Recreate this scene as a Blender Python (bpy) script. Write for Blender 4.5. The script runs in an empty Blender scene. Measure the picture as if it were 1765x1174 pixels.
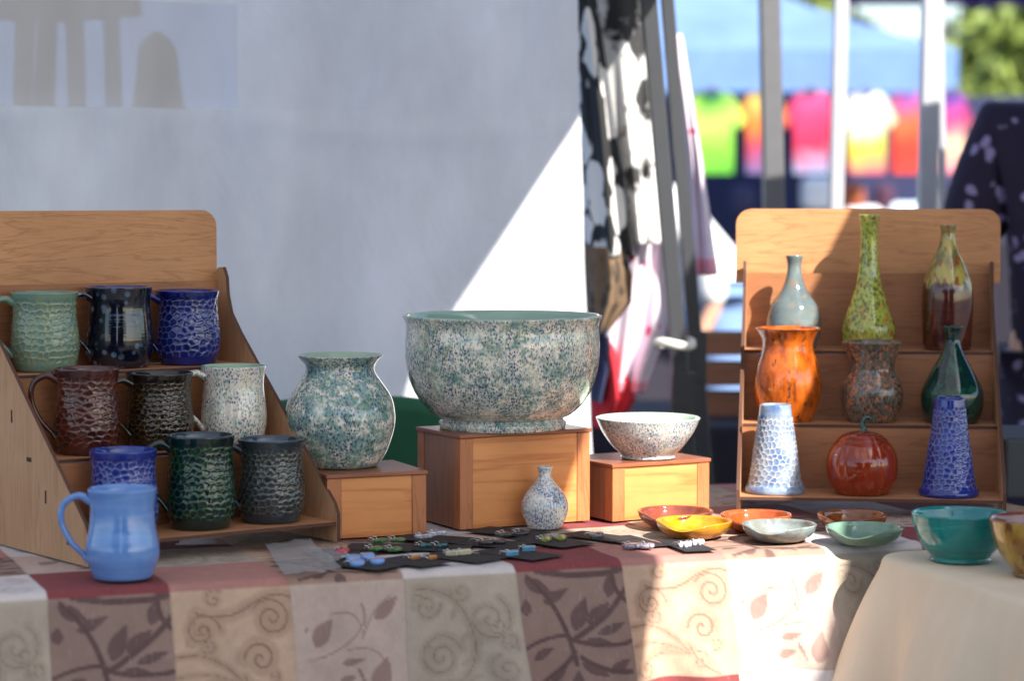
import bpy, bmesh, math, random
import numpy as np
from mathutils import Vector, Matrix
random.seed(7); rng = np.random.default_rng(7)
R = math.radians
sc = bpy.context.scene
col = sc.collection

# ------------------------------------------------------------------ camera, sky, sun, exposure
CAM_Z, TZ, F, CX, CY, HOR = 1.24, 0.74, 4167.0, 882.5, 587.0, 336.0
TH = math.atan((CY - HOR) / F)
cam = bpy.data.cameras.new('camera'); camo = bpy.data.objects.new('camera', cam); col.objects.link(camo)
camo.location = (0, 0, CAM_Z); camo.rotation_euler = (math.pi / 2 - TH, 0, 0)
cam.sensor_width = 36; cam.lens = 36 * F / 1765; cam.clip_start = .05; cam.clip_end = 400
cam.dof.use_dof = True; cam.dof.focus_distance = 3.55; cam.dof.aperture_fstop = 2.8
sc.camera = camo
SUN = Vector((-.75, 1.0, -1.1)).normalized()          # direction the light travels
w = bpy.data.worlds.new('World'); sc.world = w; w.use_nodes = True
nt = w.node_tree; bg = nt.nodes['Background']
sky = nt.nodes.new('ShaderNodeTexSky'); sky.sky_type = 'NISHITA'; sky.sun_disc = False
sky.sun_elevation = math.asin(-SUN.z); sky.sun_rotation = math.atan2(-SUN.x, -SUN.y)
nt.links.new(sky.outputs[0], bg.inputs[0]); bg.inputs[1].default_value = .085
sl = bpy.data.lights.new('sun', 'SUN'); slo = bpy.data.objects.new('sun', sl); col.objects.link(slo)
sl.energy = 3.5; sl.angle = R(.5); sl.color = (1, .95, .87)
slo.rotation_euler = SUN.to_track_quat('-Z', 'Y').to_euler()
vs = sc.view_settings; vs.view_transform = 'Standard'; vs.look = 'None'; vs.gamma = 1; vs.use_curve_mapping = False
vs.exposure = 1.8
sc.cycles.max_bounces = 8; sc.cycles.transparent_max_bounces = 12

# ------------------------------------------------------------------ helpers
def ray(px, py):
    dx = (px - CX) / F; dy = -(py - CY) / F
    return Vector((dx, math.cos(TH) + dy * math.sin(TH), -math.sin(TH) + dy * math.cos(TH)))
def P(px, py, d):                                       # point seen at a pixel, d metres in front
    r = ray(px, py); return Vector((0, 0, CAM_Z)) + r * (d / r.y)
def T(px, py, z=TZ):                                    # point seen at a pixel on a level surface
    r = ray(px, py); return Vector((0, 0, CAM_Z)) + r * ((z - CAM_Z) / r.z)

def srgb(r, g, b):
    f = lambda c: (c / 255 / 12.92) if c <= 10 else ((c / 255 + .055) / 1.055) ** 2.4
    return (f(r), f(g), f(b), 1)

class NB:                                               # short-hand for node graphs
    def __init__(s, name):
        s.m = bpy.data.materials.new(name); s.m.use_nodes = True
        s.nt = s.m.node_tree; s.b = s.nt.nodes['Principled BSDF']; s.out = s.nt.nodes['Material Output']
        s._co = None
    def n(s, t, **k):
        x = s.nt.nodes.new(t)
        for a, v in k.items(): setattr(x, a, v)
        return x
    def l(s, a, b): s.nt.links.new(a, b)
    def put(s, sock, v):
        if hasattr(v, 'is_output'): s.l(v, sock)
        else: sock.default_value = v
    def co(s, scale=(1, 1, 1), rot=(0, 0, 0), loc=None, kind='Object'):
        tc = s.n('ShaderNodeTexCoord'); mp = s.n('ShaderNodeMapping')
        s.l(tc.outputs[kind], mp.inputs[0])
        mp.inputs['Scale'].default_value = scale; mp.inputs['Rotation'].default_value = rot
        mp.inputs['Location'].default_value = loc or [random.uniform(-5, 5) for _ in range(3)]
        return mp.outputs[0]
    def noise(s, co, scale, detail=3, rough=.5, dist=0):
        x = s.n('ShaderNodeTexNoise'); s.l(co, x.inputs['Vector'])
        x.inputs['Scale'].default_value = scale; x.inputs['Detail'].default_value = detail
        x.inputs['Roughness'].default_value = rough; x.inputs['Distortion'].default_value = dist
        return x.outputs['Fac']
    def voro(s, co, scale, feature='F1', out='Distance', rand=1):
        x = s.n('ShaderNodeTexVoronoi', feature=feature); s.l(co, x.inputs['Vector'])
        x.inputs['Scale'].default_value = scale; x.inputs['Randomness'].default_value = rand
        return x.outputs[out]
    def ramp(s, fac, stops, interp='LINEAR'):
        x = s.n('ShaderNodeValToRGB'); x.color_ramp.interpolation = interp
        e = x.color_ramp.elements
        while len(e) < len(stops): e.new(.5)
        for i, (p, c) in enumerate(stops):
            e[i].position = p; e[i].color = c if len(c) == 4 else (*c, 1)
        s.l(fac, x.inputs[0]); return x.outputs[0]
    def step(s, fac, a, b): return s.ramp(fac, [(a, (0, 0, 0, 1)), (b, (1, 1, 1, 1))])
    def mix(s, f, a, b, mode='MIX'):
        x = s.n('ShaderNodeMix', data_type='RGBA', blend_type=mode)
        s.put(x.inputs[0], f); s.put(x.inputs[6], a); s.put(x.inputs[7], b); return x.outputs[2]
    def math(s, op, a, b=0):
        x = s.n('ShaderNodeMath', operation=op); s.put(x.inputs[0], a); s.put(x.inputs[1], b); return x.outputs[0]
    def attr(s, name):
        x = s.n('ShaderNodeAttribute'); x.attribute_name = name; return x
    def bump(s, h, strength=.3, dist=.002):
        x = s.n('ShaderNodeBump'); x.inputs['Strength'].default_value = strength; x.inputs['Distance'].default_value = dist
        s.l(h, x.inputs['Height']); s.l(x.outputs[0], s.b.inputs['Normal'])
    def fin(s, base=None, rough=.5, metal=0, **k):
        if base is not None: s.put(s.b.inputs['Base Color'], base)
        s.put(s.b.inputs['Roughness'], rough); s.b.inputs['Metallic'].default_value = metal
        for a, v in k.items(): s.put(s.b.inputs[a], v)
        return s.m

def mk(name, verts, faces, mat=None, parent=None, smooth=True, loc=None):
    me = bpy.data.meshes.new(name); me.from_pydata([tuple(v) for v in verts], [], [tuple(f) for f in faces])
    if smooth: me.polygons.foreach_set('use_smooth', [True] * len(me.polygons))
    me.update()
    o = bpy.data.objects.new(name, me); col.objects.link(o)
    if mat: 
        for m in (mat if isinstance(mat, (list, tuple)) else [mat]): me.materials.append(m)
    if parent: o.parent = parent
    if loc is not None: o.location = loc
    return o
def tag(o, label, cat=None, group=None, kind=None):
    if label: o['label'] = label
    if cat: o['category'] = cat
    if group: o['group'] = group
    if kind: o['kind'] = kind
    return o
def empty(name, loc, rz=0):
    o = bpy.data.objects.new(name, None); col.objects.link(o); o.location = loc; o.rotation_euler = (0, 0, rz)
    o.empty_display_size = .05; return o
def boxvf(x0, x1, y0, y1, z0, z1):
    v = [(x, y, z) for z in (z0, z1) for y in (y0, y1) for x in (x0, x1)]
    return v, [(0, 2, 3, 1), (4, 5, 7, 6), (0, 1, 5, 4), (2, 6, 7, 3), (0, 4, 6, 2), (1, 3, 7, 5)]
def bevel(o, wdt=.001, seg=2):
    m = o.modifiers.new('bevel', 'BEVEL'); m.width = wdt; m.segments = seg; m.limit_method = 'ANGLE'
    for p in o.data.polygons: p.use_smooth = False
    return o
def box(name, b, mat, parent=None, bv=.001):
    v, f = boxvf(*b); o = mk(name, v, f, mat, parent, smooth=False)
    return bevel(o, bv) if bv else o
def plate(name, outline, thick, mat, edge, parent, M):
    """flat board from a 2-D outline, face material and a darker cut edge; M maps (a,b,t) to local space"""
    n = len(outline)
    v = [M(a, b, 0) for a, b in outline] + [M(a, b, thick) for a, b in outline]
    f = [tuple(range(n))[::-1], tuple(range(n, 2 * n))] + [(i, (i + 1) % n, n + (i + 1) % n, n + i) for i in range(n)]
    o = mk(name, v, f, [mat, edge], parent, smooth=False)
    for i, p in enumerate(o.data.polygons): p.material_index = 0 if i < 2 else 1
    bm = bmesh.new(); bm.from_mesh(o.data); bmesh.ops.recalc_face_normals(bm, faces=bm.faces); bm.to_mesh(o.data); bm.free()
    return o
def catmull(pts, n=8):
    pts = [np.array(p, float) for p in pts]; q = [2 * pts[0] - pts[1]] + pts + [2 * pts[-1] - pts[-2]]
    out = []
    for i in range(1, len(q) - 2):
        for k in range(n):
            t = k / n; a, b, c, d = q[i - 1:i + 3]
            out.append(.5 * ((2 * b) + (c - a) * t + (2 * a - 5 * b + 4 * c - d) * t * t + (3 * b - a - 3 * c + d) * t ** 3))
    out.append(pts[-1]); return np.array(out)
def vessel(name, outer, mat, parent=None, loc=None, wall=.004, seg=96, rows=None, carve=None, ell=None, wob=.0, pinch=None, depth=None):
    """thrown pot: outer profile [(r,z)...] bottom to rim, real wall and hollow inside"""
    prof = catmull(outer, 10)
    if rows:
        L = np.concatenate([[0], np.cumsum(np.hypot(*np.diff(prof, axis=0).T))]); t = np.linspace(0, L[-1], rows)
        prof = np.stack([np.interp(t, L, prof[:, 0]), np.interp(t, L, prof[:, 1])], 1)
    no = len(prof)
    r_rim, z_rim = prof[-1]
    inner = prof[::-1].copy(); inner[:, 0] = np.maximum(inner[:, 0] - wall, .001); keep = inner[:, 1] > (depth if depth is not None else prof[0, 1] + wall * 1.3)
    inner = inner[keep][2:]; 
    lip = [(r_rim - wall * .12, z_rim + wall * .3), (r_rim - wall * .5, z_rim + wall * .42), (r_rim - wall * .88, z_rim + wall * .25)]
    allp = np.concatenate([[(.0005, prof[0, 1] + .001), (prof[0, 0] * .85, prof[0, 1] + .001), (prof[0, 0] * .95, prof[0, 1])], prof, lip, inner, [(.0005, inner[-1, 1])]])
    i0 = 3; i1 = 3 + no
    th = np.linspace(0, 2 * math.pi, seg, endpoint=False)
    rr = np.repeat(allp[:, 0][:, None], seg, 1); zz = np.repeat(allp[:, 1][:, None], seg, 1)
    edge = np.ones_like(rr); H = allp[:, 1].max()
    tt = np.repeat(th[None], len(allp), 0)
    if wob:
        w_ = wob * (np.sin(2 * tt + 1.3 + zz * 9) * .6 + np.sin(3 * tt + .4 - zz * 14) * .4); rr = rr * (1 + w_)
    if carve:
        cell, dep, z0, z1, sx = carve
        L = np.concatenate([[0], np.cumsum(np.hypot(*np.diff(prof, axis=0).T))])
        seeds = []; rm = prof[:, 0].mean(); nrow = int(L[-1] / cell) + 2
        for j in range(nrow):
            nc = max(6, int(2 * math.pi * rm / (cell * sx)))
            for i in range(nc):
                seeds.append(((i + .5 * (j % 2) + rng.uniform(-.33, .33)) / nc * 2 * math.pi * rm / sx, (j + rng.uniform(-.33, .33)) * cell))
        S = np.array(seeds); per = 2 * math.pi * rm / sx
        for k in range(no):
            zrow = prof[k, 1]; f = np.clip((zrow - z0) / .006, 0, 1) * np.clip((z1 - zrow) / .006, 0, 1)
            if f <= 0: continue
            near = S[np.abs(S[:, 1] - L[k]) < cell * 2.2]
            du = np.abs((tt[0] * rm / sx)[:, None] - near[None, :, 0]); du = np.minimum(du, per - du)
            D = np.sort(np.hypot(du, (L[k] - near[:, 1])[None]), axis=1)
            e = np.clip((D[:, 1] - D[:, 0]) / (cell * .35), 0, 1)
            rr[i0 + k] += dep * f * ((1 - np.sqrt(e)) * 1.0 - .45); edge[i0 + k] = 1 - f * (1 - e)
    X = rr * np.cos(tt); Y = rr * np.sin(tt) * (ell or 1)
    Z = zz.copy()
    if pinch:                                           # spoon-rest notch pressed into the rim
        ang, wid, dz = pinch; da = np.abs((tt - ang + math.pi) % (2 * math.pi) - math.pi)
        Z -= dz * np.exp(-(da / wid) ** 2) * np.clip(zz / H, 0, 1) ** 2
        s_ = 1 + .10 * np.exp(-(da / wid) ** 2) * np.clip(zz / H, 0, 1); X *= s_; Y *= s_
    V = np.stack([X, Y, Z], -1).reshape(-1, 3); n = len(allp)
    idx = np.arange(n * seg).reshape(n, seg); a = idx[:-1]; b = idx[1:]
    Fq = np.stack([a, np.roll(a, -1, 1), np.roll(b, -1, 1), b], -1).reshape(-1, 4)
    o = mk(name, V.tolist(), Fq.tolist(), mat, parent, True, loc)
    at = o.data.attributes.new('ridge', 'FLOAT', 'POINT'); at.data.foreach_set('value', (1 - edge).reshape(-1).astype(np.float32))
    ins = np.zeros((n, seg), np.float32); ins[i1:] = 1
    at = o.data.attributes.new('inside', 'FLOAT', 'POINT'); at.data.foreach_set('value', ins.reshape(-1))
    return o
def sweep(name, pts, rad, mat, parent=None, seg=12, n=10, flat=1.0, loc=None, smooth_path=True):
    c = catmull(pts, n) if smooth_path else np.array(pts, float); N = len(c)
    rad = np.interp(np.linspace(0, 1, N), np.linspace(0, 1, len(rad)), rad) if isinstance(rad, (list, tuple)) else np.full(N, rad)
    V = []; up = np.array((0, 1., 0))
    for i in range(N):
        t = c[min(i + 1, N - 1)] - c[max(i - 1, 0)]; t /= np.linalg.norm(t) + 1e-9
        s = up - t * up.dot(t)
        if np.linalg.norm(s) < .1: s = np.array((1., 0, 0)) - t * t[0]
        s /= np.linalg.norm(s); u = np.cross(s, t)
        for k in range(seg):
            a = 2 * math.pi * k / seg; V.append(c[i] + s * math.cos(a) * rad[i] * flat + u * math.sin(a) * rad[i])
    Fc = [(i * seg + k, i * seg + (k + 1) % seg, (i + 1) * seg + (k + 1) % seg, (i + 1) * seg + k) for i in range(N - 1) for k in range(seg)]
    Fc += [tuple(range(seg))[::-1], tuple((N - 1) * seg + k for k in range(seg))]
    return mk(name, V, Fc, mat, parent, True, loc)
def grid(name, fn, nu, nv, mat, parent=None, thick=0):
    V = [fn(i / (nu - 1), j / (nv - 1)) for j in range(nv) for i in range(nu)]
    Fc = [(j * nu + i, j * nu + i + 1, (j + 1) * nu + i + 1, (j + 1) * nu + i) for j in range(nv - 1) for i in range(nu - 1)]
    o = mk(name, V, Fc, mat, parent)
    if thick: m = o.modifiers.new('thickness', 'SOLIDIFY'); m.thickness = thick; m.offset = 0
    return o
def sn(x, y, s=0):                                      # cheap smooth noise
    return (math.sin(x * 1.7 + s) * math.cos(y * 1.3 - s * 1.7) + .5 * math.sin(x * 3.1 - y * 2.3 + s * 2.1) + .25 * math.sin(x * 6.3 + y * 5.1 + s)) / 1.75

# ------------------------------------------------------------------ materials
def plain(name, c, rough=.6, metal=0, var=.12, sc_=30, **k):
    b = NB(name); co = b.co(); f = b.noise(co, sc_, 4)
    d = tuple(x * (1 - var) for x in c[:3]) + (1,); e = tuple(min(1, x * (1 + var)) for x in c[:3]) + (1,)
    return b.fin(b.mix(f, d, e), rough, metal, **k)
def wood(name, light, dark, axis='x', rough=.5, scale=1.0, knots=True):
    b = NB(name); s = {'x': (1.2, 14, 14), 'y': (14, 1.2, 14), 'z': (14, 14, 1.2)}[axis]
    co = b.co(tuple(q * scale for q in s)); a = b.noise(co, 1.3, 5, .55, 1.2)
    lines = b.math('FRACT', b.math('MULTIPLY', a, 7)); ln = b.ramp(lines, [(0, (1, 1, 1)), (.12, (0, 0, 0)), (.8, (0, 0, 0)), (1, (1, 1, 1))])
    fine = b.noise(b.co(tuple(q * 9 * scale for q in s)), 2.0, 3, .7)
    blot = b.noise(b.co((3, 3, 3)), 2.4, 3)
    c = b.mix(b.step(blot, .3, .75), light, tuple(x * .62 + y * .38 for x, y in zip(light, dark)))
    c = b.mix(b.math('MULTIPLY', ln, .45), c, dark); c = b.mix(b.math('MULTIPLY', b.step(fine, .45, .8), .45), c, dark)
    b.bump(fine, .12, .001); return b.fin(c, rough)
def carved(name, body, ridge, spot=None, rough=.1, inside=None):
    b = NB(name); co = b.co(); e = b.attr('ridge').outputs['Fac']
    n1 = b.noise(co, 38, 4); c = b.mix(b.step(n1, .4, .68), body, spot or tuple(x * .6 for x in body[:3]) + (1,))
    c = b.mix(b.ramp(e, [(.4, (0, 0, 0)), (.72, (.5, .5, .5)), (1, (1, 1, 1))]), c, ridge)
    if inside: c = b.mix(b.attr('inside').outputs['Fac'], c, inside)
    b.bump(b.noise(co, 120, 2), .06, .001); return b.fin(c, rough, **{'Coat Weight': .4, 'Coat Roughness': .04})
def speckle(name, base, cloud, s1, s2, inside=None, k=1.0, cl=(.46, .62), rough=.09, dens=(.30, .24)):
    b = NB(name); co = b.co(); 
    wv = b.co(); jit = b.noise(wv, 60 * k, 2)
    n1 = b.noise(co, 90 * k, 5, .7); n0 = b.noise(b.co((1, 1, 1.8)), 22 * k, 4)
    cloudf = b.step(b.math('ADD', b.math('MULTIPLY', n1, .6), b.math('MULTIPLY', n0, .4)), *cl)
    c = b.mix(b.math('MULTIPLY', cloudf, .8), base, cloud)
    for sc_, colr, th in ((215 * k, s2, dens[1] * 1.25), (250 * k, cloud, dens[0] * 1.35), (265 * k, s1, dens[0] * 1.2), (380 * k, s1, dens[0] * 1.05)):
        cc = b.co((1, 1, .62)); v = b.voro(cc, sc_); m = b.noise(cc, 38 * k, 3)
        f = b.math('MULTIPLY', b.ramp(v, [(th * .45, (.92, .92, .92)), (th * 1.35, (0, 0, 0))]), b.step(m, .40, .54)); c = b.mix(f, c, colr)
    if inside: c = b.mix(b.attr('inside').outputs['Fac'], c, inside)
    return b.fin(c, rough, **{'Coat Weight': .5, 'Coat Roughness': .03})
def glaze(name, a, b_, c_=None, scale=(1, 1, 1), nz=20, lo=.38, hi=.65, rough=.1, inside=None, rings=True):
    b = NB(name); co = b.co(scale); n1 = b.noise(co, nz, 5, .6, .4); c = b.mix(b.step(n1, lo, hi), a, b_)
    if c_: c = b.mix(b.step(b.noise(b.co(scale), nz * 2.3, 4, .65), .54, .66), c, c_)
    if inside: c = b.mix(b.attr('inside').outputs['Fac'], c, inside)
    if rings: b.bump(b.noise(b.co((3, 3, 260)), 1, 2), .12, .0015)
    return b.fin(c, rough, **{'Coat Weight': .4, 'Coat Roughness': .04})

M = {}
M['ply'] = wood('stained_plywood', srgb(204, 146, 98), srgb(146, 92, 54), 'x', .5)
M['ply_side'] = wood('plywood_side', srgb(198, 154, 114), srgb(154, 110, 78), 'z', .6)
M['ply_dark'] = wood('plywood_riser', srgb(174, 116, 76), srgb(118, 72, 44), 'x', .5)
M['ply_shelf'] = wood('plywood_shelf', srgb(194, 138, 96), srgb(134, 84, 54), 'x', .55)
M['burnt'] = plain('laser_cut_edge', srgb(82, 50, 36), .7)
M['slot'] = plain('tenon_end', srgb(60, 42, 34), .8)
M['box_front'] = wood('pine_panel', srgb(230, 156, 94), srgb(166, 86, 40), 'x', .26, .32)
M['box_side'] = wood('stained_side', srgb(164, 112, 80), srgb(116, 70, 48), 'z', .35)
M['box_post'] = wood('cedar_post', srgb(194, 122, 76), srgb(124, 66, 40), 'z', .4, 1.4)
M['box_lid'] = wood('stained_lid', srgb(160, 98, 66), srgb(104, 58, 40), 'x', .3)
SPK = (srgb(234, 227, 211), srgb(62, 128, 122), srgb(26, 38, 108), srgb(156, 140, 66))
M['spk_vase'] = speckle('speckled_glaze_vase', *SPK, inside=srgb(150, 172, 150), cl=(.42, .54), k=.9)
M['spk_bowl'] = speckle('speckled_glaze_bowl', *SPK, inside=srgb(140, 168, 152), cl=(.45, .60), k=1.0)
M['spk_small'] = speckle('speckled_glaze_small', srgb(226, 222, 212), srgb(92, 136, 170), srgb(40, 60, 140), srgb(160, 150, 90), cl=(.5, .68), k=1.1)
M['spk_mug'] = speckle('speckled_glaze_mug', srgb(228, 220, 204), srgb(108, 152, 138), srgb(44, 56, 124), srgb(164, 150, 88), inside=srgb(150, 176, 150), cl=(.54, .7), k=1.0)
M['spk_dish'] = speckle('speckled_glaze_dish', srgb(214, 212, 204), srgb(84, 130, 150), srgb(48, 64, 124), srgb(150, 136, 100), inside=srgb(186, 208, 186), cl=(.5, .68), k=1.1)
M['c_green'] = carved('carved_sage_glaze', srgb(112, 138, 116), srgb(168, 154, 104), srgb(92, 124, 118))
M['c_blue'] = carved('carved_cobalt_glaze', srgb(20, 34, 112), srgb(112, 120, 166), srgb(14, 22, 84))
M['c_blue2'] = carved('carved_blue_glaze', srgb(34, 52, 138), srgb(128, 138, 190), srgb(24, 38, 112))
M['c_maroon'] = carved('carved_maroon_glaze', srgb(74, 32, 26), srgb(126, 72, 50), srgb(50, 24, 26), inside=srgb(80, 40, 40))
M['c_brown'] = carved('carved_brown_glaze', srgb(34, 26, 18), srgb(104, 76, 34), srgb(20, 18, 16), inside=srgb(30, 26, 24))
M['c_forest'] = carved('carved_forest_glaze', srgb(10, 40, 30), srgb(56, 108, 64), srgb(12, 22, 38), inside=srgb(40, 52, 60))
M['c_slate'] = carved('carved_slate_glaze', srgb(46, 58, 62), srgb(110, 104, 80), srgb(36, 44, 52), inside=srgb(52, 62, 74))
M['c_white'] = carved('carved_white_glaze', srgb(138, 150, 166), srgb(208, 200, 188), srgb(70, 98, 142))
M['navy'] = glaze('navy_oilspot_glaze', srgb(14, 18, 36), srgb(24, 30, 58), None, nz=30, rough=.07, inside=srgb(50, 62, 110))
b = NB('navy_oilspot'); co = b.co(); v = b.voro(co, 75); f = b.math('MULTIPLY', b.ramp(v, [(.25, (1, 1, 1)), (.42, (0, 0, 0))]), b.step(b.noise(co, 26, 2), .42, .58))
c = b.mix(f, srgb(14, 17, 34), srgb(92, 112, 134)); c = b.mix(b.attr('inside').outputs['Fac'], c, srgb(50, 62, 110)); b.bump(b.noise(b.co((3, 3, 300)), 1, 2), .15, .0015)
M['navy'] = b.fin(c, .07, **{'Coat Weight': .5})
M['sky_mug'] = glaze('periwinkle_glaze', srgb(92, 132, 194), srgb(108, 148, 206), None, (1, 1, 6), 14, rough=.12)
M['celadon'] = glaze('grey_blue_glaze', srgb(84, 97, 101), srgb(104, 114, 112), srgb(122, 106, 92), (1, 1, 2), 18, rough=.08)
M['lime'] = speckle('lime_crackle_glaze', srgb(160, 174, 66), srgb(178, 186, 88), srgb(74, 70, 40), srgb(190, 110, 70), k=.62, dens=(.36, .36))
b = NB('drip_glaze'); co = b.co((1, 1, .35)); tc = b.n('ShaderNodeTexCoord'); sp = b.n('ShaderNodeSeparateXYZ'); b.l(tc.outputs['Object'], sp.inputs[0])
zz = b.math('ADD', sp.outputs[2], b.math('MULTIPLY', b.noise(co, 90, 2), .05)); top = b.mix(b.step(b.noise(co, 70, 4), .4, .6), srgb(176, 160, 84), srgb(110, 104, 62))
top = b.mix(b.step(b.noise(b.co((1, 1, .3)), 120, 3), .56, .64), top, srgb(140, 78, 44))
M['drip'] = b.fin(b.mix(b.step(zz, .128, .133), b.mix(b.step(b.noise(b.co((1, 1, 3)), 60, 3), .4, .7), srgb(84, 38, 30), srgb(58, 28, 26)), top), .08, **{'Coat Weight': .5})
M['amber'] = glaze('amber_orange_glaze', srgb(190, 92, 24), srgb(122, 54, 16), srgb(78, 44, 22), (1, 1, .4), 52, rough=.06)
M['granite'] = speckle('granite_speckle_glaze', srgb(108, 98, 84), srgb(84, 82, 76), srgb(44, 42, 44), srgb(196, 116, 72), k=.75, dens=(.36, .34), rough=.2)
M['bottle_green'] = glaze('bottle_green_glaze', srgb(14, 52, 44), srgb(18, 36, 42), srgb(30, 84, 60), (1, 1, .6), 22, rough=.06)
M['pumpkin'] = glaze('pumpkin_red_glaze', srgb(142, 48, 20), srgb(112, 36, 18), srgb(156, 70, 34), (1, 1, .3), 30, rough=.1, rings=False)
M['stem'] = glaze('green_stem_glaze', srgb(34, 82, 66), srgb(26, 62, 56), rough=.12, rings=False)
M['teal'] = glaze('teal_glaze', srgb(18, 128, 124), srgb(24, 110, 112), srgb(40, 150, 140), (1, 1, 8), 10, rough=.06)
M['multi'] = glaze('yellow_brown_drip_glaze', srgb(178, 148, 60), srgb(120, 70, 36), srgb(84, 40, 32), (1, 1, .4), 34, rough=.08, inside=srgb(122, 62, 50))
DISH = [('redbrown', srgb(138, 72, 56), srgb(112, 54, 44)), ('mustard', srgb(204, 144, 32), srgb(178, 116, 24)), ('rust', srgb(178, 86, 40), srgb(150, 66, 30)),
        ('greyblue', srgb(136, 150, 150), srgb(112, 104, 92)), ('amberbrown', srgb(140, 80, 36), srgb(110, 58, 28)), ('sage', srgb(116, 146, 126), srgb(104, 134, 118))]
for n_, a_, c_ in DISH: M['d_' + n_] = glaze('dish_' + n_, a_, c_, None, (1, 1, 1), 40, rough=.08, rings=False)
M['card'] = plain('black_card', srgb(38, 36, 38), .75)
M['silver'] = plain('silver_wire', (.75, .74, .72, 1), .2, 1)
M['white_plastic'] = plain('white_strap', srgb(225, 222, 212), .5)
M['pole_dark'] = plain('dark_grey_pole', srgb(64, 66, 70), .45, .2)
M['pole_mid'] = plain('grey_pole', srgb(104, 104, 106), .45, .2)
M['pole_white'] = plain('white_pole', srgb(176, 176, 182), .45)
M['green_fabric'] = plain('green_canvas', srgb(30, 92, 66), .8)
M['skin'] = plain('skin', srgb(196, 150, 124), .5)
M['hair'] = plain('brown_hair', srgb(62, 44, 34), .6)
M['denim'] = plain('pale_denim', srgb(120, 150, 196), .85)
M['white_cotton'] = plain('white_cotton', srgb(232, 232, 232), .85)
M['dark_cloth'] = plain('dark_table_cloth', srgb(34, 30, 42), .9)
M['asphalt'] = plain('asphalt', (.06, .06, .06, 1), .9, 0, .35, 60)
M['leaf'] = plain('leaf', srgb(122, 138, 62), .6, 0, .4, 3)
M['bark'] = plain('bark', srgb(86, 70, 54), .9)
M['crate'] = wood('crate_wood', srgb(150, 96, 66), srgb(96, 60, 40), 'x')
def fabric(name, c, trans=.35, rough=.9, weave=True, bumpy=None):
    b = NB(name); co = b.co(); f = b.step(b.noise(b.co((1.6, 1.6, .8)), 2.6, 6, .6), .32, .68); cc = b.mix(f, tuple(x * .78 for x in c[:3]) + (1,), c)
    d = b.n('ShaderNodeBsdfDiffuse'); t = b.n('ShaderNodeBsdfTranslucent'); mx = b.n('ShaderNodeMixShader'); mx.inputs[0].default_value = trans
    b.l(cc, d.inputs[0]); b.l(cc, t.inputs[0]); b.l(d.outputs[0], mx.inputs[1]); b.l(t.outputs[0], mx.inputs[2])
    bp = b.n('ShaderNodeBump'); bp.inputs['Strength'].default_value = .5; bp.inputs['Distance'].default_value = .03; b.l(b.noise(b.co((1, 1, .6)), 4.5, 5, .55, .8), bp.inputs['Height'])
    b.l(bp.outputs[0], d.inputs['Normal']); b.l(mx.outputs[0], b.out.inputs[0]); return b.m
M['tent_white'] = fabric('white_tent_fabric', (.89, .89, .92, 1), .3)
M['roof_white'] = fabric('white_canopy_fabric', (.82, .82, .85, 1), .30)
M['blue_canopy'] = fabric('blue_canopy_fabric', srgb(136, 168, 220), .4)
M['blue_tarp'] = fabric('blue_tarp', srgb(120, 156, 214), .2)
M['dark_canopy'] = fabric('navy_canopy_fabric', srgb(52, 58, 84), .04)
M['green_canopy'] = fabric('dark_green_canopy_fabric', srgb(40, 70, 58), .08)
M['purple_canopy'] = fabric('purple_canopy_fabric', srgb(88, 52, 150), .3)
M['beige_canopy'] = fabric('grey_canopy_fabric', srgb(200, 200, 205), .15)
# mesh window in the side wall: woven screen that lets part of the light straight through
b = NB('screen_mesh'); tr = b.n('ShaderNodeBsdfTransparent'); df = b.n('ShaderNodeBsdfDiffuse'); df.inputs[0].default_value = (.62, .62, .64, 1); mx = b.n('ShaderNodeMixShader'); mx.inputs[0].default_value = .87
b.l(tr.outputs[0], mx.inputs[1]); b.l(df.outputs[0], mx.inputs[2]); b.l(mx.outputs[0], b.out.inputs[0]); M['screen'] = b.m
b = NB('clear_poly'); tr = b.n('ShaderNodeBsdfTransparent'); gl = b.n('ShaderNodeBsdfGlossy'); gl.inputs['Roughness'].default_value = .2; mx = b.n('ShaderNodeMixShader'); lw = b.n('ShaderNodeLayerWeight'); lw.inputs[0].default_value = .25
tr.inputs[0].default_value = (.86, .87, .87, 1); b.l(b.math('ADD', b.math('MULTIPLY', lw.outputs['Facing'], .3), .14), mx.inputs[0]); b.l(tr.outputs[0], mx.inputs[1]); b.l(gl.outputs[0], mx.inputs[2]); df = b.n('ShaderNodeBsdfDiffuse'); df.inputs[0].default_value = (.8, .81, .82, 1); m2 = b.n('ShaderNodeMixShader'); m2.inputs[0].default_value = .22; b.l(mx.outputs[0], m2.inputs[1]); b.l(df.outputs[0], m2.inputs[2]); b.l(m2.outputs[0], b.out.inputs[0]); M['poly'] = b.m
def printed(name, base, blobs, scale, lo, hi, second=None):
    b = NB(name); co = b.co(); nz = b.n('ShaderNodeTexNoise'); b.l(co, nz.inputs['Vector']); nz.inputs['Scale'].default_value = scale * .9; nz.inputs['Detail'].default_value = 3
    vm = b.n('ShaderNodeVectorMath', operation='MULTIPLY_ADD'); b.l(nz.outputs['Color'], vm.inputs[0]); vm.inputs[1].default_value = (1.1 / scale,) * 3; b.l(co, vm.inputs[2])
    f = b.step(b.voro(vm.outputs[0], scale), lo, hi); c = b.mix(f, blobs, base)
    if second: c = b.mix(b.step(b.noise(co, scale * .5, 4, .6), *second[1]), c, second[0])
    return b.fin(c, .85)
M['bw_print'] = printed('black_white_floral', srgb(30, 30, 32), srgb(226, 222, 218), 11, .44, .5)
M['white_print'] = printed('white_floral', srgb(238, 238, 236), srgb(214, 208, 200), 14, .2, .3, (srgb(52, 52, 54), (.5, .57)))
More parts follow.
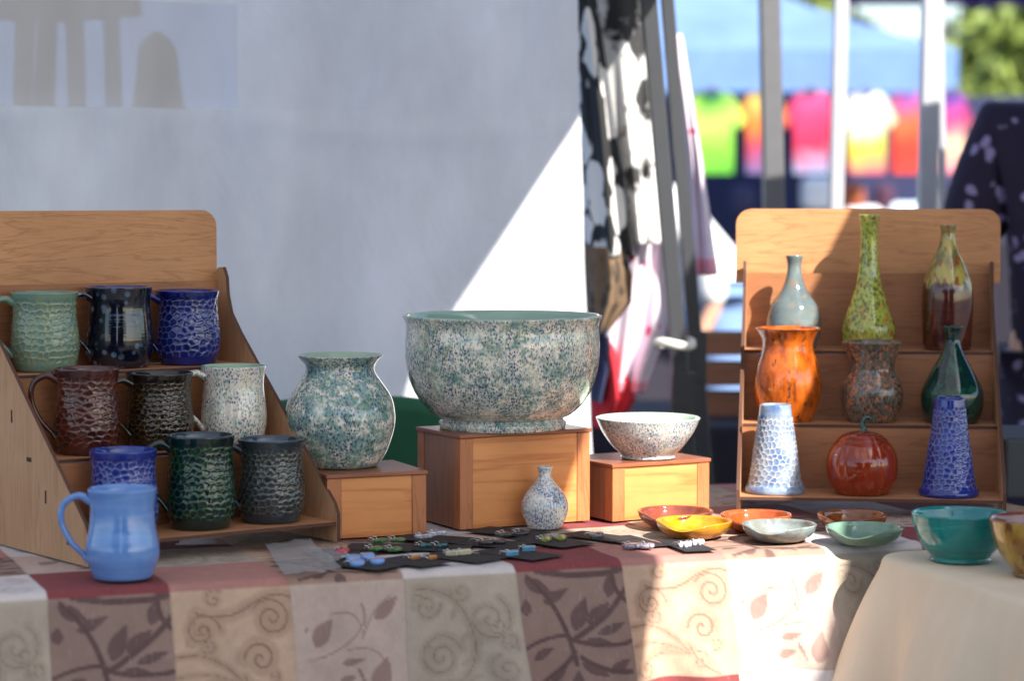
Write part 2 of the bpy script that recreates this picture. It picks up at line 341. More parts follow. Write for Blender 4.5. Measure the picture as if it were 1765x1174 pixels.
M['pink_print'] = printed('pink_dotted', srgb(226, 208, 222), srgb(206, 70, 110), 15, .16, .22)
M['pink_trim'] = plain('pink_trim', srgb(222, 150, 164), .85)
M['knit'] = printed('brown_knit', srgb(110, 88, 66), srgb(52, 44, 38), 26, .3, .5)
M['red_cloth'] = plain('red_cloth', srgb(190, 34, 48), .85)
M['navy_cloth'] = plain('navy_cloth', srgb(36, 40, 74), .85)
M['purple_print'] = printed('purple_floral', srgb(34, 22, 50), srgb(150, 136, 176), 22, .22, .34, (srgb(34, 22, 50), (.56, .62)))
def tiedye(name, cols):
    b = NB(name); co = b.co((1, 1, 1), loc=(0, 0, 0)); g = b.n('ShaderNodeTexGradient', gradient_type='SPHERICAL'); mp = b.co((3.4, 0.2, 2.6), loc=(0, 0, 0)); 
    b.l(mp, g.inputs[0]); f = b.math('ADD', g.outputs['Fac'], b.math('MULTIPLY', b.math('SUBTRACT', b.noise(co, 9, 3), .5), .5))
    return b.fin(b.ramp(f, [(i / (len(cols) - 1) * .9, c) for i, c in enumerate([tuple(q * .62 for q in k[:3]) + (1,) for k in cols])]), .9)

# ------------------------------------------------------------------ ground
gnd = mk('ground', [(-150, -60, 0), (150, -60, 0), (150, 250, 0), (-150, 250, 0)], [(0, 1, 2, 3)], M['asphalt'], smooth=False)
tag(gnd, None, kind='structure')

# ------------------------------------------------------------------ main table and patchwork cloth
E = Vector((.9377, .3474, 0)); Nn = Vector((-.3474, .9377, 0)); O0 = Vector((0, 3.235, 0))     # along the front edge / towards the back
def TL(s, t, z): return O0 + E * s + Nn * t + Vector((0, 0, z))
tb = empty('folding_table', TL(0, .38, 0), math.atan2(E.y, E.x)); tag(tb, 'long folding table under the patchwork cloth', 'table')
def tloc(name, b_, m): return box(name, b_, m, tb, .003)
tloc('tabletop', (-.98, .98, -.35, .37, TZ - .045, TZ - .008), M['beige_canopy'])
for sx in (-.85, .85):
    for sy in (-.26, .28): tloc('leg', (sx - .014, sx + .014, sy - .014, sy + .014, 0, TZ - .047), M['pole_mid'])
SQ = .157
SRGB = {'M': ((140, 114, 104), (92, 68, 66)), 'T': ((188, 158, 134), (134, 100, 84)), 'B': ((184, 162, 150), (138, 110, 102)), 'S': ((170, 156, 140), (134, 117, 100)),
        'R': ((128, 58, 60), (116, 50, 54)), 'P': ((170, 118, 108), (158, 106, 98)), 'W': ((202, 192, 188), (164, 154, 166)), 'N': ((158, 128, 112), (94, 68, 64))}
def spiral(cx, cy, r, turns, d, a0, n=26): return [(cx + r * (1 - k / n * .92) * math.cos(a0 + d * turns * 2 * math.pi * k / n), cy + r * (1 - k / n * .92) * math.sin(a0 + d * turns * 2 * math.pi * k / n)) for k in range(n + 1)]
def bez(p, q, r, n=14): return [((1 - t) ** 2 * p[0] + 2 * t * (1 - t) * q[0] + t * t * r[0], (1 - t) ** 2 * p[1] + 2 * t * (1 - t) * q[1] + t * t * r[1]) for t in [k / n for k in range(n + 1)]]
MOT = {  # polylines (points, half width) and leaves (cx, cy, length, width, angle) in a unit square, y up
 'T': ([(spiral(.24, .66, .15, 1.6, 1, 0), .011), (spiral(.82, .74, .17, 1.9, -1, 2.6), .013), (spiral(.70, .42, .14, 1.4, -1, 3.1), .016), (bez((.2, .81), (.45, .72), (.66, .86)), .014), (bez((.66, .86), (.85, .98), (1, .9)), .013), (bez((0, .46), (.35, .52), (.56, .2)), .008), (bez((.56, .28), (.6, .1), (.8, .02)), .010), (bez((.02, .3), (.3, .34), (.56, .2)), .006), (bez((.1, .1), (.3, .25), (.56, .2)), .006), (spiral(.35, .92, .08, 1.2, 1, 1), .009)], [(.3, .22, .3, .10, .35), (.72, .14, .26, .07, -.5)]),
 'S': ([(spiral(.3, .3, .2, 2, 1, .3), .010), (spiral(.72, .62, .2, 1.8, -1, 1), .010), (bez((.1, .9), (.55, .9), (.6, .4)), .010), (bez((.6, .4), (.6, .05), (.3, .05)), .010), (spiral(.2, .75, .12, 1.5, -1, 0), .008), (spiral(.82, .2, .13, 1.5, 1, 2), .008), (spiral(.5, .85, .09, 1.4, 1, 3), .007)], [(.45, .7, .2, .05, 1.2), (.55, .25, .18, .05, .4)]),
 'W': ([(spiral(.3, .35, .2, 2, 1, .3), .008), (spiral(.7, .65, .22, 1.8, -1, 1), .008), (bez((.1, .9), (.55, .9), (.6, .4)), .008), (spiral(.8, .2, .14, 1.5, 1, 2), .007), (spiral(.2, .8, .12, 1.5, -1, 0), .007)], []),
 'B': ([(bez((.1, .36), (.5, .34), (.62, .62)), .007), (bez((.35, .72), (.62, .8), (.62, .5)), .007), (bez((.62, .5), (.7, .75), (.88, .86)), .007), (bez((.5, .4), (.75, .46), (.8, .28)), .006), (bez((.62, .8), (.66, .72), (.64, .62)), .010)], [(.28, .58, .30, .17, .9), (.84, .76, .3, .12, .8), (.78, .2, .32, .16, 1.25), (.55, .3, .2, .07, .2), (.5, .14, .18, .08, .3), (.12, .62, .06, .03, .8), (.62, .16, .2, .03, -1.2)]),
 'M': ([(bez((0, .35), (.4, .5), (.45, .4)), .012), (bez((.1, .95), (.4, .7), (.45, .2)), .016), (bez((.45, .4), (.7, .5), (1, .8)), .018), (bez((.45, .4), (.7, .3), (1, .36)), .014), (bez((.45, .3), (.3, .1), (.1, .05)), .014), (bez((.5, .25), (.7, .1), (.95, .1)), .016), (bez((.2, 1), (.6, .9), (1, .98)), .02), (bez((.9, 1), (.85, .8), (1, .7)), .016)], [(.2, .86, .3, .12, -.5), (.55, .62, .34, .15, 1.1), (.72, .62, .3, .13, .7), (.35, .78, .3, .1, .4), (.82, .48, .3, .08, .3), (.7, .36, .3, .09, -.15), (.18, .3, .24, .08, .4), (.62, .14, .3, .1, -.5), (.3, .12, .24, .09, .8), (.86, .86, .26, .12, 1.2), (.06, .7, .16, .1, 1.5), (.86, .16, .26, .09, .5), (.45, .05, .22, .1, 1.5)]),
}
rs_ = random.Random(3)
for k_ in 'TSW': MOT[k_][0].extend([(spiral(rs_.uniform(.08, .92), rs_.uniform(.08, .92), rs_.uniform(.05, .1), 1.3, rs_.choice((-1, 1)), rs_.uniform(0, 6), 16), .008) for _ in range(5)])
for k_ in 'TS': MOT[k_][1].extend([(rs_.uniform(.1, .9), rs_.uniform(.1, .9), rs_.uniform(.14, .24), rs_.uniform(.05, .08), rs_.uniform(0, 3)) for _ in range(5)])
MOT['N'] = MOT['M']; MOT['R'] = MOT['P'] = ([], [])
def motif(kind, a, b_):
    lines, leaves = MOT[kind]; f = np.zeros(len(a))
    for pts, hw in lines:
        p = np.array(pts); d = np.full(len(a), 9.)
        for (x0, y0), (x1, y1) in zip(p[:-1], p[1:]):
            dx, dy = x1 - x0, y1 - y0; t = np.clip(((a - x0) * dx + (b_ - y0) * dy) / (dx * dx + dy * dy + 1e-9), 0, 1)
            d = np.minimum(d, np.hypot(a - x0 - t * dx, b_ - y0 - t * dy))
        hw = hw * (.62 if kind in 'TSWB' else 1.1); f = np.maximum(f, np.clip((hw * 1.25 - d) / .012 + .5, 0, 1)); f = np.maximum(f, .34 * np.clip((hw * 7 - d) / .03 + .5, 0, 1) * (kind in 'TSW'))
    for cx, cy, ln, wd, an in leaves:
        u = ((a - cx) * math.cos(an) + (b_ - cy) * math.sin(an)) / ln * 2; v = (-(a - cx) * math.sin(an) + (b_ - cy) * math.cos(an)) / wd * 2
        g = np.where(np.abs(u) < 1, (1 - u * u) * (1.0 - .55 * u) * (1 - .25 * (np.abs(v) < .08) * (kind in 'B')) - np.abs(v), -1); f = np.maximum(f, np.clip(g / .12, 0, 1) * (.85 if kind in 'MNB' else .4))
    return f
def lin(c): c = np.array(c) / 255.; return np.where(c <= .04045, c / 12.92, ((c + .055) / 1.055) ** 2.4)
ROWS = {0: 'MTBS', 1: 'RPNW', 2: 'BSTM', 3: 'WRSP', 4: 'TMWB', 5: 'PNRS', -1: 'PRWN', -2: 'STMB', -3: 'WBPR'}
sv = np.arange(-.96, .99, .0026); top = np.arange(.74, .02, -.0032); 
arc = [(.02 - .02 * math.sin(q), -.02 + .02 * math.cos(q), .02 * q) for q in np.linspace(0, math.pi / 2 * .82, 8)]
rows = [(t, 0., t - .012 + .0) for t in top]                                  # (t, z, cloth coordinate measured from the fold boundary)
t_, z_, _ = arc[-1]; cl = -.012 + .0
acc = .02; 
for (t, z, q) in arc: rows.append((t, z, .02 - q - .012 + .0))
base_c = rows[-1][2]; drop = np.concatenate([np.arange(.0026, .26, .0026), np.arange(.26, .62, .02)])
for q in drop: rows.append((t_ - q * .27, z_ - q * .963, base_c - q))
V = []; cc = []; ss = []
for (t, z, c) in rows:
    k = max(0, -z)
    fold = 1.5 * np.array([(.013 * math.sin(s * 15 + 1) + .008 * math.sin(s * 34 + 2.2 + 2 * math.sin(s * 5)) + .010 * math.sin(s * 7) + .004 * math.sin(s * 71 + z * 30)) for s in sv]) * min(1, k / .18) 
    rip = np.array([.0012 * sn(s * 16, t * 18) for s in sv]) if k == 0 else 0 * sv
    p = np.array(O0)[None] + np.outer(sv, np.array(E)) + np.outer(t - fold, np.array(Nn)); p[:, 2] = TZ + z + rip * (t > .03)
    V.append(p); cc.append(np.full(len(sv), c)); ss.append(sv)
V = np.concatenate(V); cc = np.concatenate(cc) + .012; ss = np.concatenate(ss) - .005
ci = np.floor(ss / SQ).astype(int); fa = ss / SQ - ci; rj = np.floor(cc / SQ).astype(int) + 1; fb = cc / SQ - np.floor(cc / SQ)
colr = np.zeros((len(ss), 4), np.float32); colr[:, 3] = 1
for r_ in np.unique(rj):
    for q in range(4):
        kind = ROWS.get(int(r_), 'MTBS')[q]; m_ = (rj == r_) & (ci % 4 == q)
        if not m_.any(): continue
        f = motif(kind, fa[m_], fb[m_])[:, None]; colr[m_, :3] = lin(SRGB[kind][0]) * (1 - f) + lin(SRGB[kind][1]) * f
seam = np.minimum(np.minimum(fa, 1 - fa), np.minimum(fb, 1 - fb)) * SQ; colr[:, :3] *= (1 - .14 * np.clip(1 - seam / .002, 0, 1))[:, None]
nr, ns = len(rows), len(sv); idx = np.arange(nr * ns).reshape(nr, ns); a_ = idx[:-1]; b_ = idx[1:]
Fq = np.stack([a_[:, :-1], b_[:, :-1], b_[:, 1:], a_[:, 1:]], -1).reshape(-1, 4)
me = bpy.data.meshes.new('patchwork_tablecloth'); me.vertices.add(len(V)); me.vertices.foreach_set('co', V.reshape(-1).astype(np.float32))
me.loops.add(len(Fq) * 4); me.loops.foreach_set('vertex_index', Fq.reshape(-1).astype(np.int32)); me.polygons.add(len(Fq)); me.polygons.foreach_set('loop_start', (np.arange(len(Fq)) * 4).astype(np.int32))
me.polygons.foreach_set('use_smooth', np.ones(len(Fq), bool)); me.update(calc_edges=True); me.validate()
ca = me.color_attributes.new('print', 'FLOAT_COLOR', 'POINT'); ca.data.foreach_set('color', colr.reshape(-1))
b = NB('printed_cotton'); pc = b.attr('print').outputs['Color']; co = b.co((1, 1, 1)); wv = b.noise(co, 900, 2, .7); mot = b.noise(co, 40, 5, .65)
st = b.noise(b.co((220, 220, 8)), 1, 2)
c = b.mix(.22, pc, b.mix(wv, (.0, .0, .0, 1), (1, 1, 1, 1)), 'OVERLAY'); c = b.mix(.3, c, b.mix(mot, (.1, .1, .1, 1), (.9, .9, .9, 1)), 'OVERLAY'); c = b.mix(b.math('MULTIPLY', b.step(st, .62, .75), .09), c, (.75, .7, .66, 1))
b.bump(b.math('ADD', wv, b.math('MULTIPLY', b.noise(b.co((1, 1, .7)), 22, 4, .6), 4)), .4, .0022); me.materials.append(b.fin(c, .88))
cl_o = bpy.data.objects.new('patchwork_tablecloth', me); col.objects.link(cl_o); tag(cl_o, 'patchwork printed cotton tablecloth draped over the long table', 'tablecloth')
SURF = TZ + .003

# cream table at the right
E2 = Vector((.30, -.954, 0)); N2 = Vector((.954, .30, 0)); K0 = Vector((.502, 3.36, 0))
b = NB('cream_linen'); co = b.co(); wv = b.noise(co, 700, 2, .7); c = b.mix(b.noise(b.co((1, 1, .15)), 30, 4), srgb(214, 196, 170), srgb(228, 212, 188)); b.bump(b.math('ADD', wv, b.math('MULTIPLY', b.noise(b.co((1, 1, .5)), 14, 4), 3)), .35, .003); M['cream'] = b.fin(c, .9)
pt = empty('side_table', K0 + E2 * .7 + N2 * .36, math.atan2(E2.y, E2.x)); tag(pt, 'folding table under the plain cream cloth', 'table')
box('tabletop', (-.68, .68, -.33, .33, TZ - .04, TZ - .008), M['beige_canopy'], pt, .003)
for sx in (-.6, .6):
    for sy in (-.28, .28): box('leg', (sx - .014, sx + .014, sy - .014, sy + .014, 0, TZ - .042), M['pole_mid'], pt, 0)
W2, L2, RC = .70, 1.4, .05
outl = []
for (cx, cy, a0) in ((RC, RC, 180), (W2 - RC, RC, 270), (W2 - RC, L2 - RC, 0), (RC, L2 - RC, 90)):
    for k in range(9): a = R(a0 + k * 90 / 8); outl.append((cx + RC * math.cos(a), cy + RC * math.sin(a), math.cos(a), math.sin(a)))
pts = []; 
for i in range(len(outl)):
    x0, y0, nx0, ny0 = outl[i]; x1, y1, nx1, ny1 = outl[(i + 1) % len(outl)]; L = math.hypot(x1 - x0, y1 - y0); n = max(1, int(L / .012))
    for k in range(n): t = k / n; pts.append((x0 + (x1 - x0) * t, y0 + (y1 - y0) * t, nx0 + (nx1 - nx0) * t, ny0 + (ny1 - ny0) * t))
V = []; ringN = len(pts); lev = [(-.02, 0), (-.008, -.0005), (-.002, -.003), (.002, -.009), (.005, -.02)] + [(.005 + .036 * (1 - math.exp(-q / .10)) + q * .06, -.02 - q) for q in np.arange(.02, .6, .02)]
acc = 0
for (off, z) in lev:
    acc = 0
    for i, (x, y, nx, ny) in enumerate(pts):
        acc += .012; k = min(1, max(0, -z - .02) / .2); wv_ = k * (.024 * math.sin(acc * 26 + math.sin(acc * 9)) + .012 * math.sin(acc * 47 + 1) + .01 * math.sin(acc * 11 + 2))
        o_ = off + wv_; q = K0 + N2 * (x + nx * o_) + E2 * (y + ny * o_); V.append((q.x, q.y, TZ + .001 + z))
Fc = [(j * ringN + i, j * ringN + (i + 1) % ringN, (j + 1) * ringN + (i + 1) % ringN, (j + 1) * ringN + i) for j in range(len(lev) - 1) for i in range(ringN)]
Fc.append(tuple(range(ringN)))
o = mk('cream_tablecloth', V, Fc, M['cream']); tag(o, 'plain cream linen cloth hanging in soft folds over the side table', 'tablecloth')
bm = bmesh.new(); bm.from_mesh(o.data); bmesh.ops.recalc_face_normals(bm, faces=bm.faces); bm.to_mesh(o.data); bm.free()

# ------------------------------------------------------------------ display stands
TI = [(.0, .024), (.122, .127), (.226, .238)]                       # tier front depth, height
def stand(loc, ang, W, label, over, slots):
    t = empty('display_stand', loc, ang); tag(t, label, 'display stand')
    D = .345; th = .0055
    prof = [(0, 0), (0, .04), (.008, .055)] + [(.008 + .262 * k / 6, .055 + .235 * k / 6) for k in range(1, 7)] + [(.296, .318), (.306, .345), (.309, .372), (.318, .387), (.332, .386), (D, .375), (D, 0), (.06, 0), (.05, .012), (.04, 0)]
    prof = prof[:-3]
    for u in (0, W - th):
        p = plate('side_panel', prof, th, M['ply_side'], M['burnt'], t, lambda a, b_, c, u=u: (u + c, a, b_))
        for (y, z, hy, hz) in ((.055, .0265, .007, .003), (.175, .1295, .007, .003), (.29, .2405, .007, .003), (.1245, .082, .0018, .009), (.2285, .186, .0018, .009), (.335, .30, .0018, .009)) if slots else ():
            xo = -.0006 if u == 0 else th + .0
            v, f = boxvf(u + xo, u + xo + .0006, y - hy, y + hy, z - hz, z + hz); mk('tenon', v, f, M['slot'], p, False)
    for i, (y, z) in enumerate(TI):
        y1 = TI[i + 1][0] if i < 2 else D - .012
        plate('shelf_board', [(th, y + .002), (W - th, y + .002), (W - th, y1 + .006), (th, y1 + .006)], .005, M['ply_shelf'], M['burnt'], t, lambda a, b_, c, z=z: (a, b_, z + c))
        ztop = TI[i + 1][1] - .0005 if i < 2 else .366
        plate('riser_board', [(th, z + .0055), (W - th, z + .0055), (W - th, ztop), (th, ztop)], .004, M['ply_dark'], M['burnt'], t, lambda a, b_, c, y1=y1: (a, y1 + .001 + c, b_))
    zt, zb, r = .474, .350, .026
    hp = [(-over, zb), (W + over, zb)] + [(W + over - r + r * math.cos(R(q)), zt - r + r * math.sin(R(q))) for q in range(0, 91, 15)] + [(-over + r - r * math.sin(R(q)), zt - r + r * math.cos(R(q))) for q in range(0, 91, 15)]
    plate('header_board', hp, .0055, M['ply'], M['burnt'], t, lambda a, b_, c: (a, D + .0005 + c, b_))
    return t
SL, AL = Vector((-.566, 3.205, SURF)), R(37)
st_l = stand(SL, AL, .40, 'stained plywood tiered display stand holding the handled mugs', .0, True)
SRo, AR = T(1269, 892, TZ) , R(-7)
SRo = Vector((SRo.x, SRo.y - .0, SURF))
st_r = stand(SRo, AR, .412, 'stained plywood tiered display stand holding bottles, vases and the pumpkin jar', .013, False)
def on_stand(O, ang, tier, px, dv):
    """position on a tier whose centre is seen at image column px"""
    v = TI[tier][0] + dv; e = Vector((math.cos(ang), math.sin(ang), 0)); n = Vector((-math.sin(ang), math.cos(ang), 0))
    lo, hi = -.3, .8
    for _ in range(50):
        u = (lo + hi) / 2; q = O + e * u + n * v
        if (q.x / q.y) * F / math.cos(TH) * 1.0 + CX < px: lo = u
        else: hi = u
    q.z = O.z + TI[tier][1] + .0053; return q

# ------------------------------------------------------------------ mugs
def mug(loc, Rm, H, mat, label, ha=R(180), carve=None, group='handmade mugs', hmat=None, bulge=1.0, hs=1.0, zt=None):
    t = empty('mug', loc, ha); tag(t, label, 'mug', group)
    o = [(Rm * .80, 0), (Rm * .86, H * .02), (Rm * .93, H * .10), (Rm * 1.0 * bulge, H * .24), (Rm * 1.01 * bulge, H * .36), (Rm * .97, H * .56), (Rm * .925, H * .74), (Rm * .94, H * .87), (Rm * 1.0, H)]
    vessel('body', o, mat, t, seg=150 if carve else 96, rows=110 if carve else 60, wob=.009, carve=carve and (carve[0], carve[1], H * .09, H * .94, carve[2]))
    x = Rm * .88
    sweep('handle', [(x - .002, 0, H * .86), (x + .016 * hs, 0, H * .93), (x + .034 * hs, 0, H * .84), (x + .037 * hs, 0, H * .64), (x + .026 * hs, 0, H * .42), (x + .011 * hs, 0, H * .27), (Rm * .97, 0, H * .19)], [.0068, .0048, .0042, .0040, .0038, .0038, .005], hmat or mat, t, 12, 8, 1.5)
    return t
LH = R(205)
CV = (.0080, .0015, 1.15); CF = (.0070, .0015, 1.5)
MUGS = [(2, 74, .062, .0485, .113, 'c_green', 'sage green carved mug on the top shelf of the mug stand', CV), (2, 203, .062, .0485, .118, 'navy', 'glossy navy mug with pale oil spots on the top shelf', None),
        (2, 322, .060, .0475, .110, 'c_blue', 'cobalt blue carved mug with pale ridges on the top shelf', CV), (1, 146, .055, .046, .120, 'c_maroon', 'maroon carved mug on the middle shelf', CF),
        (1, 272, .058, .048, .108, 'c_brown', 'dark brown carved mug between the maroon and speckled mugs', CF), (1, 400, .056, .048, .113, 'spk_mug', 'cream mug speckled blue and green on the middle shelf', None),
        (0, 208, .072, .047, .116, 'c_blue2', 'blue carved mug behind the plain light blue mug', CV), (0, 342, .064, .048, .130, 'c_forest', 'forest green carved mug with dark rim on the bottom shelf', CV),
        (0, 464, .062, .048, .118, 'c_slate', 'slate grey carved mug at the end of the bottom shelf', CV)]
for tier, px, dv, rm, h, m_, lab, cv in MUGS:
    if cv: f_ = random.uniform(.85, 1.2); cv = (cv[0] * f_, cv[1] * random.uniform(.9, 1.3), cv[2] * random.uniform(.9, 1.2))
    mug(on_stand(SL, AL, tier, px, dv), rm, h, M[m_], lab, R(118) if m_ == 'c_blue2' else LH + R(random.uniform(-9, 9)), cv)
q = T(212, 996, SURF); mug(q, .0445, .116, M['sky_mug'], 'plain light blue mug standing on the red cloth square', R(188), None, bulge=1.05, hs=1.05)

# ------------------------------------------------------------------ wooden riser boxes with pots
def riser(corner, ang, W, D, H, label):
    t = empty('riser_box', corner, ang); tag(t, label, 'wooden box', 'wooden riser boxes'); pw = .022; th = .006
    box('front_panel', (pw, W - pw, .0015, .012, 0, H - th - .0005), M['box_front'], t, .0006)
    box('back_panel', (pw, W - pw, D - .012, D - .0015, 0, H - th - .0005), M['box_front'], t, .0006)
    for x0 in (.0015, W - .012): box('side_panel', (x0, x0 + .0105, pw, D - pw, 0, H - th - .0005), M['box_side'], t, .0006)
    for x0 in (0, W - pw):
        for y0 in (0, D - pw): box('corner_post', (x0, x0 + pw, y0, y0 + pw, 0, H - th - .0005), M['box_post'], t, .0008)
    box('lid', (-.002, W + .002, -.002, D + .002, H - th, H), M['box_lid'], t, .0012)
    return t
qa = T(735, 921, SURF); A1 = R(22); e1 = Vector((math.cos(A1), math.sin(A1), 0)); n1 = Vector((-math.sin(A1), math.cos(A1), 0))
riser(qa - e1 * .152, A1, .152, .15, .094, 'low wooden box under the round speckled vase')
VZ = SURF + .0945
q = P(587, 806, 1); q = T(587, 803, VZ)
def pot(name, prof, mat, loc, label, cat, **k):
    o = vessel(name, prof, mat, None, loc, **k); tag(o, label, cat); return o
def prof_px(pts, s): return [(r * s, z * s) for r, z in pts]
s_ = q.y / F * 1.002
pot('vase', prof_px([(58, 0), (66, 3), (80, 25), (92, 60), (95, 88), (88, 120), (70, 148), (60, 164), (61, 176), (74, 191)], s_), M['spk_vase'], q, 'round teal and cream speckled vase on the low wooden box', 'vase', rows=70, seg=110)
qb = T(793, 914, SURF); A2 = R(28); e2 = Vector((math.cos(A2), math.sin(A2), 0)); n2 = Vector((-math.sin(A2), math.cos(A2), 0))
riser(qb, A2, .222, .145, .142, 'tall wooden box under the large speckled bowl'); BZ = SURF + .1425
q = T(866, 737, BZ); s_ = q.y / F
pot('bowl', prof_px([(108, 0), (110, 10), (104, 17), (118, 24), (138, 42), (156, 72), (166, 110), (168, 145), (166, 172), (168, 184), (172, 193)], s_), M['spk_bowl'], q, 'large cream and blue speckled bowl on the tall wooden box', 'bowl', rows=80, seg=140, wall=.006, wob=.004)
qc = T(1056, 900, SURF); A3 = R(30)
riser(qc, A3, .178, .14, .088, 'small wooden box in sunlight under the little bowl')
q = T(1117, 790, SURF + .0885); s_ = q.y / F
pot('bowl', prof_px([(44, 0), (48, 3), (47, 7), (62, 22), (78, 44), (90, 70)], s_), M['spk_dish'], q, 'small flared speckled bowl on the sunlit wooden box', 'bowl', rows=50, seg=110, wob=.006)
q = T(939, 910, SURF); s_ = q.y / F
pot('bud_vase', prof_px([(27, 0), (30, 3), (38, 20), (41, 38), (36, 56), (22, 74), (13, 86), (11, 97), (14, 106)], s_), M['spk_small'], q, 'small blue speckled bud vase in front of the tall box', 'vase', rows=60, seg=90, wall=.0025)

# ------------------------------------------------------------------ pots on the right stand
def spot(tier, px, dv): return on_stand(SRo, AR, tier, px, dv)
def rpot(name, tier, px, dv, pts, mat, label, **k):
    q = spot(tier, px, dv); return pot(name, prof_px(pts, q.y / F), M[mat], q, label, 'vase', seg=k.pop('seg', 100), rows=k.pop('rows', 80), **k)
rpot('bottle', 2, 1370, .05, [(34, 0), (38, 3), (46, 28), (47, 48), (40, 74), (24, 98), (15, 120), (12, 142), (15, 160)], 'celadon', 'grey blue bottle with slim neck on the top shelf', wall=.003)
rpot('bottle', 2, 1499, .05, [(38, 0), (42, 3), (46, 26), (44, 46), (32, 80), (22, 114), (17, 150), (15, 190), (16, 215), (19, 231)], 'lime', 'tall lime green speckled vase on the top shelf', wall=.003)
rpot('bottle', 2, 1635, .05, [(36, 0), (41, 4), (43, 40), (44, 90), (40, 122), (28, 152), (16, 178), (12, 200), (14, 215)], 'drip', 'brown bottle with yellow drip glaze on the top shelf', wall=.003)
rpot('vase', 1, 1360, .055, [(40, 0), (44, 3), (54, 34), (58, 62), (54, 92), (45, 120), (44, 138), (52, 155), (56, 160)], 'amber', 'glossy amber orange vase on the middle shelf', wob=.01)
rpot('vase', 1, 1506, .055, [(38, 0), (42, 3), (51, 26), (54, 48), (50, 68), (40, 86), (39, 98), (45, 122), (53, 138)], 'granite', 'grey vase speckled orange and black on the middle shelf')
rpot('bottle', 1, 1645, .055, [(42, 0), (46, 4), (52, 24), (54, 46), (50, 62), (36, 90), (20, 118), (13, 138), (13, 152), (17, 166)], 'bottle_green', 'dark green angular bottle on the middle shelf', wall=.003)
TAP = [(50, 0), (52, 4), (51, 10), (46, 20), (42, 45), (37, 80), (31, 118), (27, 152)]
rpot('vase', 0, 1339, .06, TAP, 'c_white', 'white and blue carved tapering vase on the bottom shelf', carve=(.0088, .0018, .008, .125, 1.0), rows=130, seg=150)
rpot('vase', 0, 1641, .055, TAP[:-1] + [(26, 168)], 'c_blue2', 'blue carved tapering vase on the bottom shelf', carve=(.0088, .0018, .008, .140, 1.0), rows=130, seg=150)
q = spot(0, 1490, .062); s_ = q.y / F
t = empty('pumpkin_jar', q); tag(t, 'reddish orange pumpkin shaped lidded jar with green stem on the bottom shelf', 'jar')
def pump(name, prof, par, **k):
    o = vessel(name, prof_px(prof, s_), M['pumpkin'], par, None, rows=60, seg=120, **k)
    for v in o.data.vertices:                           # pressed vertical grooves
        a = math.atan2(v.co.y, v.co.x); g = abs(math.sin(a * 3.0 + .5)) ; f = 1 - .045 * math.exp(-(g / .16) ** 2); v.co.x *= f; v.co.y *= f
    return o
pump('body', [(42, 0), (47, 3), (58, 22), (62, 46), (60, 66), (52, 84), (44, 92)], t)
ld = pump('lid', [(44, 92.5), (43, 95), (34, 102), (20, 107), (8, 109), (3, 110)], t, wall=.001, depth=.0)
sweep('stem', [(0, 0, 106 * s_), (2 * s_, 0, 114 * s_), (0, 0, 122 * s_), (6 * s_, 0, 132 * s_), (14 * s_, 0, 131 * s_), (14 * s_, 0, 123 * s_)], [.0075, .005, .0038, .0034, .003, .002], M['stem'], ld, 10, 8)

# ------------------------------------------------------------------ spoon rests and bowls in the sun
for (px, py, wpx, nm, lab, dz) in ((1164, 908, 132, 'redbrown', 'red brown spoon rest behind the mustard one', .5), (1196, 925, 132, 'mustard', 'mustard yellow spoon rest in full sun', .55), (1303, 914, 124, 'rust', 'rust orange spoon rest behind the grey blue one', .5),
                               (1343, 931, 130, 'greyblue', 'grey blue spoon rest with brown rim', .5), (1469, 914, 122, 'amberbrown', 'amber brown spoon rest in front of the display stand', .45), (1490, 936, 135, 'sage', 'sage green spoon rest with dipped rim', .6)):
    q = T(px, py, SURF); s_ = q.y / F; r = wpx / 2
    o = pot('spoon_rest', prof_px([(r * .62, 0), (r * .68, 1.5), (r * .86, 10), (r * .96, 19), (r, 27)], s_), M['d_' + nm], q, lab, 'spoon rest', wall=.0042, rows=40, seg=120, pinch=(R(-112), .5, .011 * dz * 1.6), wob=.006); o['group'] = 'glazed spoon rests'
q = T(1655, 966, TZ + .003); s_ = q.y / F
pot('bowl', prof_px([(50, 0), (53, 3), (51, 8), (66, 26), (78, 52), (85, 82)], s_), M['teal'], q, 'glossy teal bowl standing on the cream cloth', 'bowl', rows=60, seg=110)
q = T(1792, 992, TZ + .003); s_ = q.y / F
pot('bowl', prof_px([(44, 0), (47, 3), (46, 8), (64, 30), (80, 62), (88, 98)], s_), M['multi'], q, 'yellow and brown drip glazed bowl with maroon inside', 'bowl', rows=60, seg=110)

# ------------------------------------------------------------------ earring cards
def disc(r, h, n=20, sq=1.0, fn=None):
    pts_ = [(r * (fn(2 * math.pi * k / n) if fn else 1) * math.cos(2 * math.pi * k / n), r * sq * (fn(2 * math.pi * k / n) if fn else 1) * math.sin(2 * math.pi * k / n)) for k in range(n)]
    v = [(x * .9, y * .9, 0) for x, y in pts_] + [(x, y, h * .3) for x, y in pts_] + [(x, y, h * .7) for x, y in pts_] + [(x * .86, y * .86, h) for x, y in pts_]
    f = [tuple(range(n))[::-1], tuple(range(3 * n, 4 * n))] + [(j * n + i, j * n + (i + 1) % n, (j + 1) * n + (i + 1) % n, (j + 1) * n + i) for j in range(3) for i in range(n)]
    return v, f
def gl2(name, a, b_): return glaze(name, a, b_, None, (1, 1, 1), 160, rough=.12, rings=False)
leaf_fn = lambda a: .62 + .30 * abs(math.cos(a)) + .10 * math.cos(5 * a)
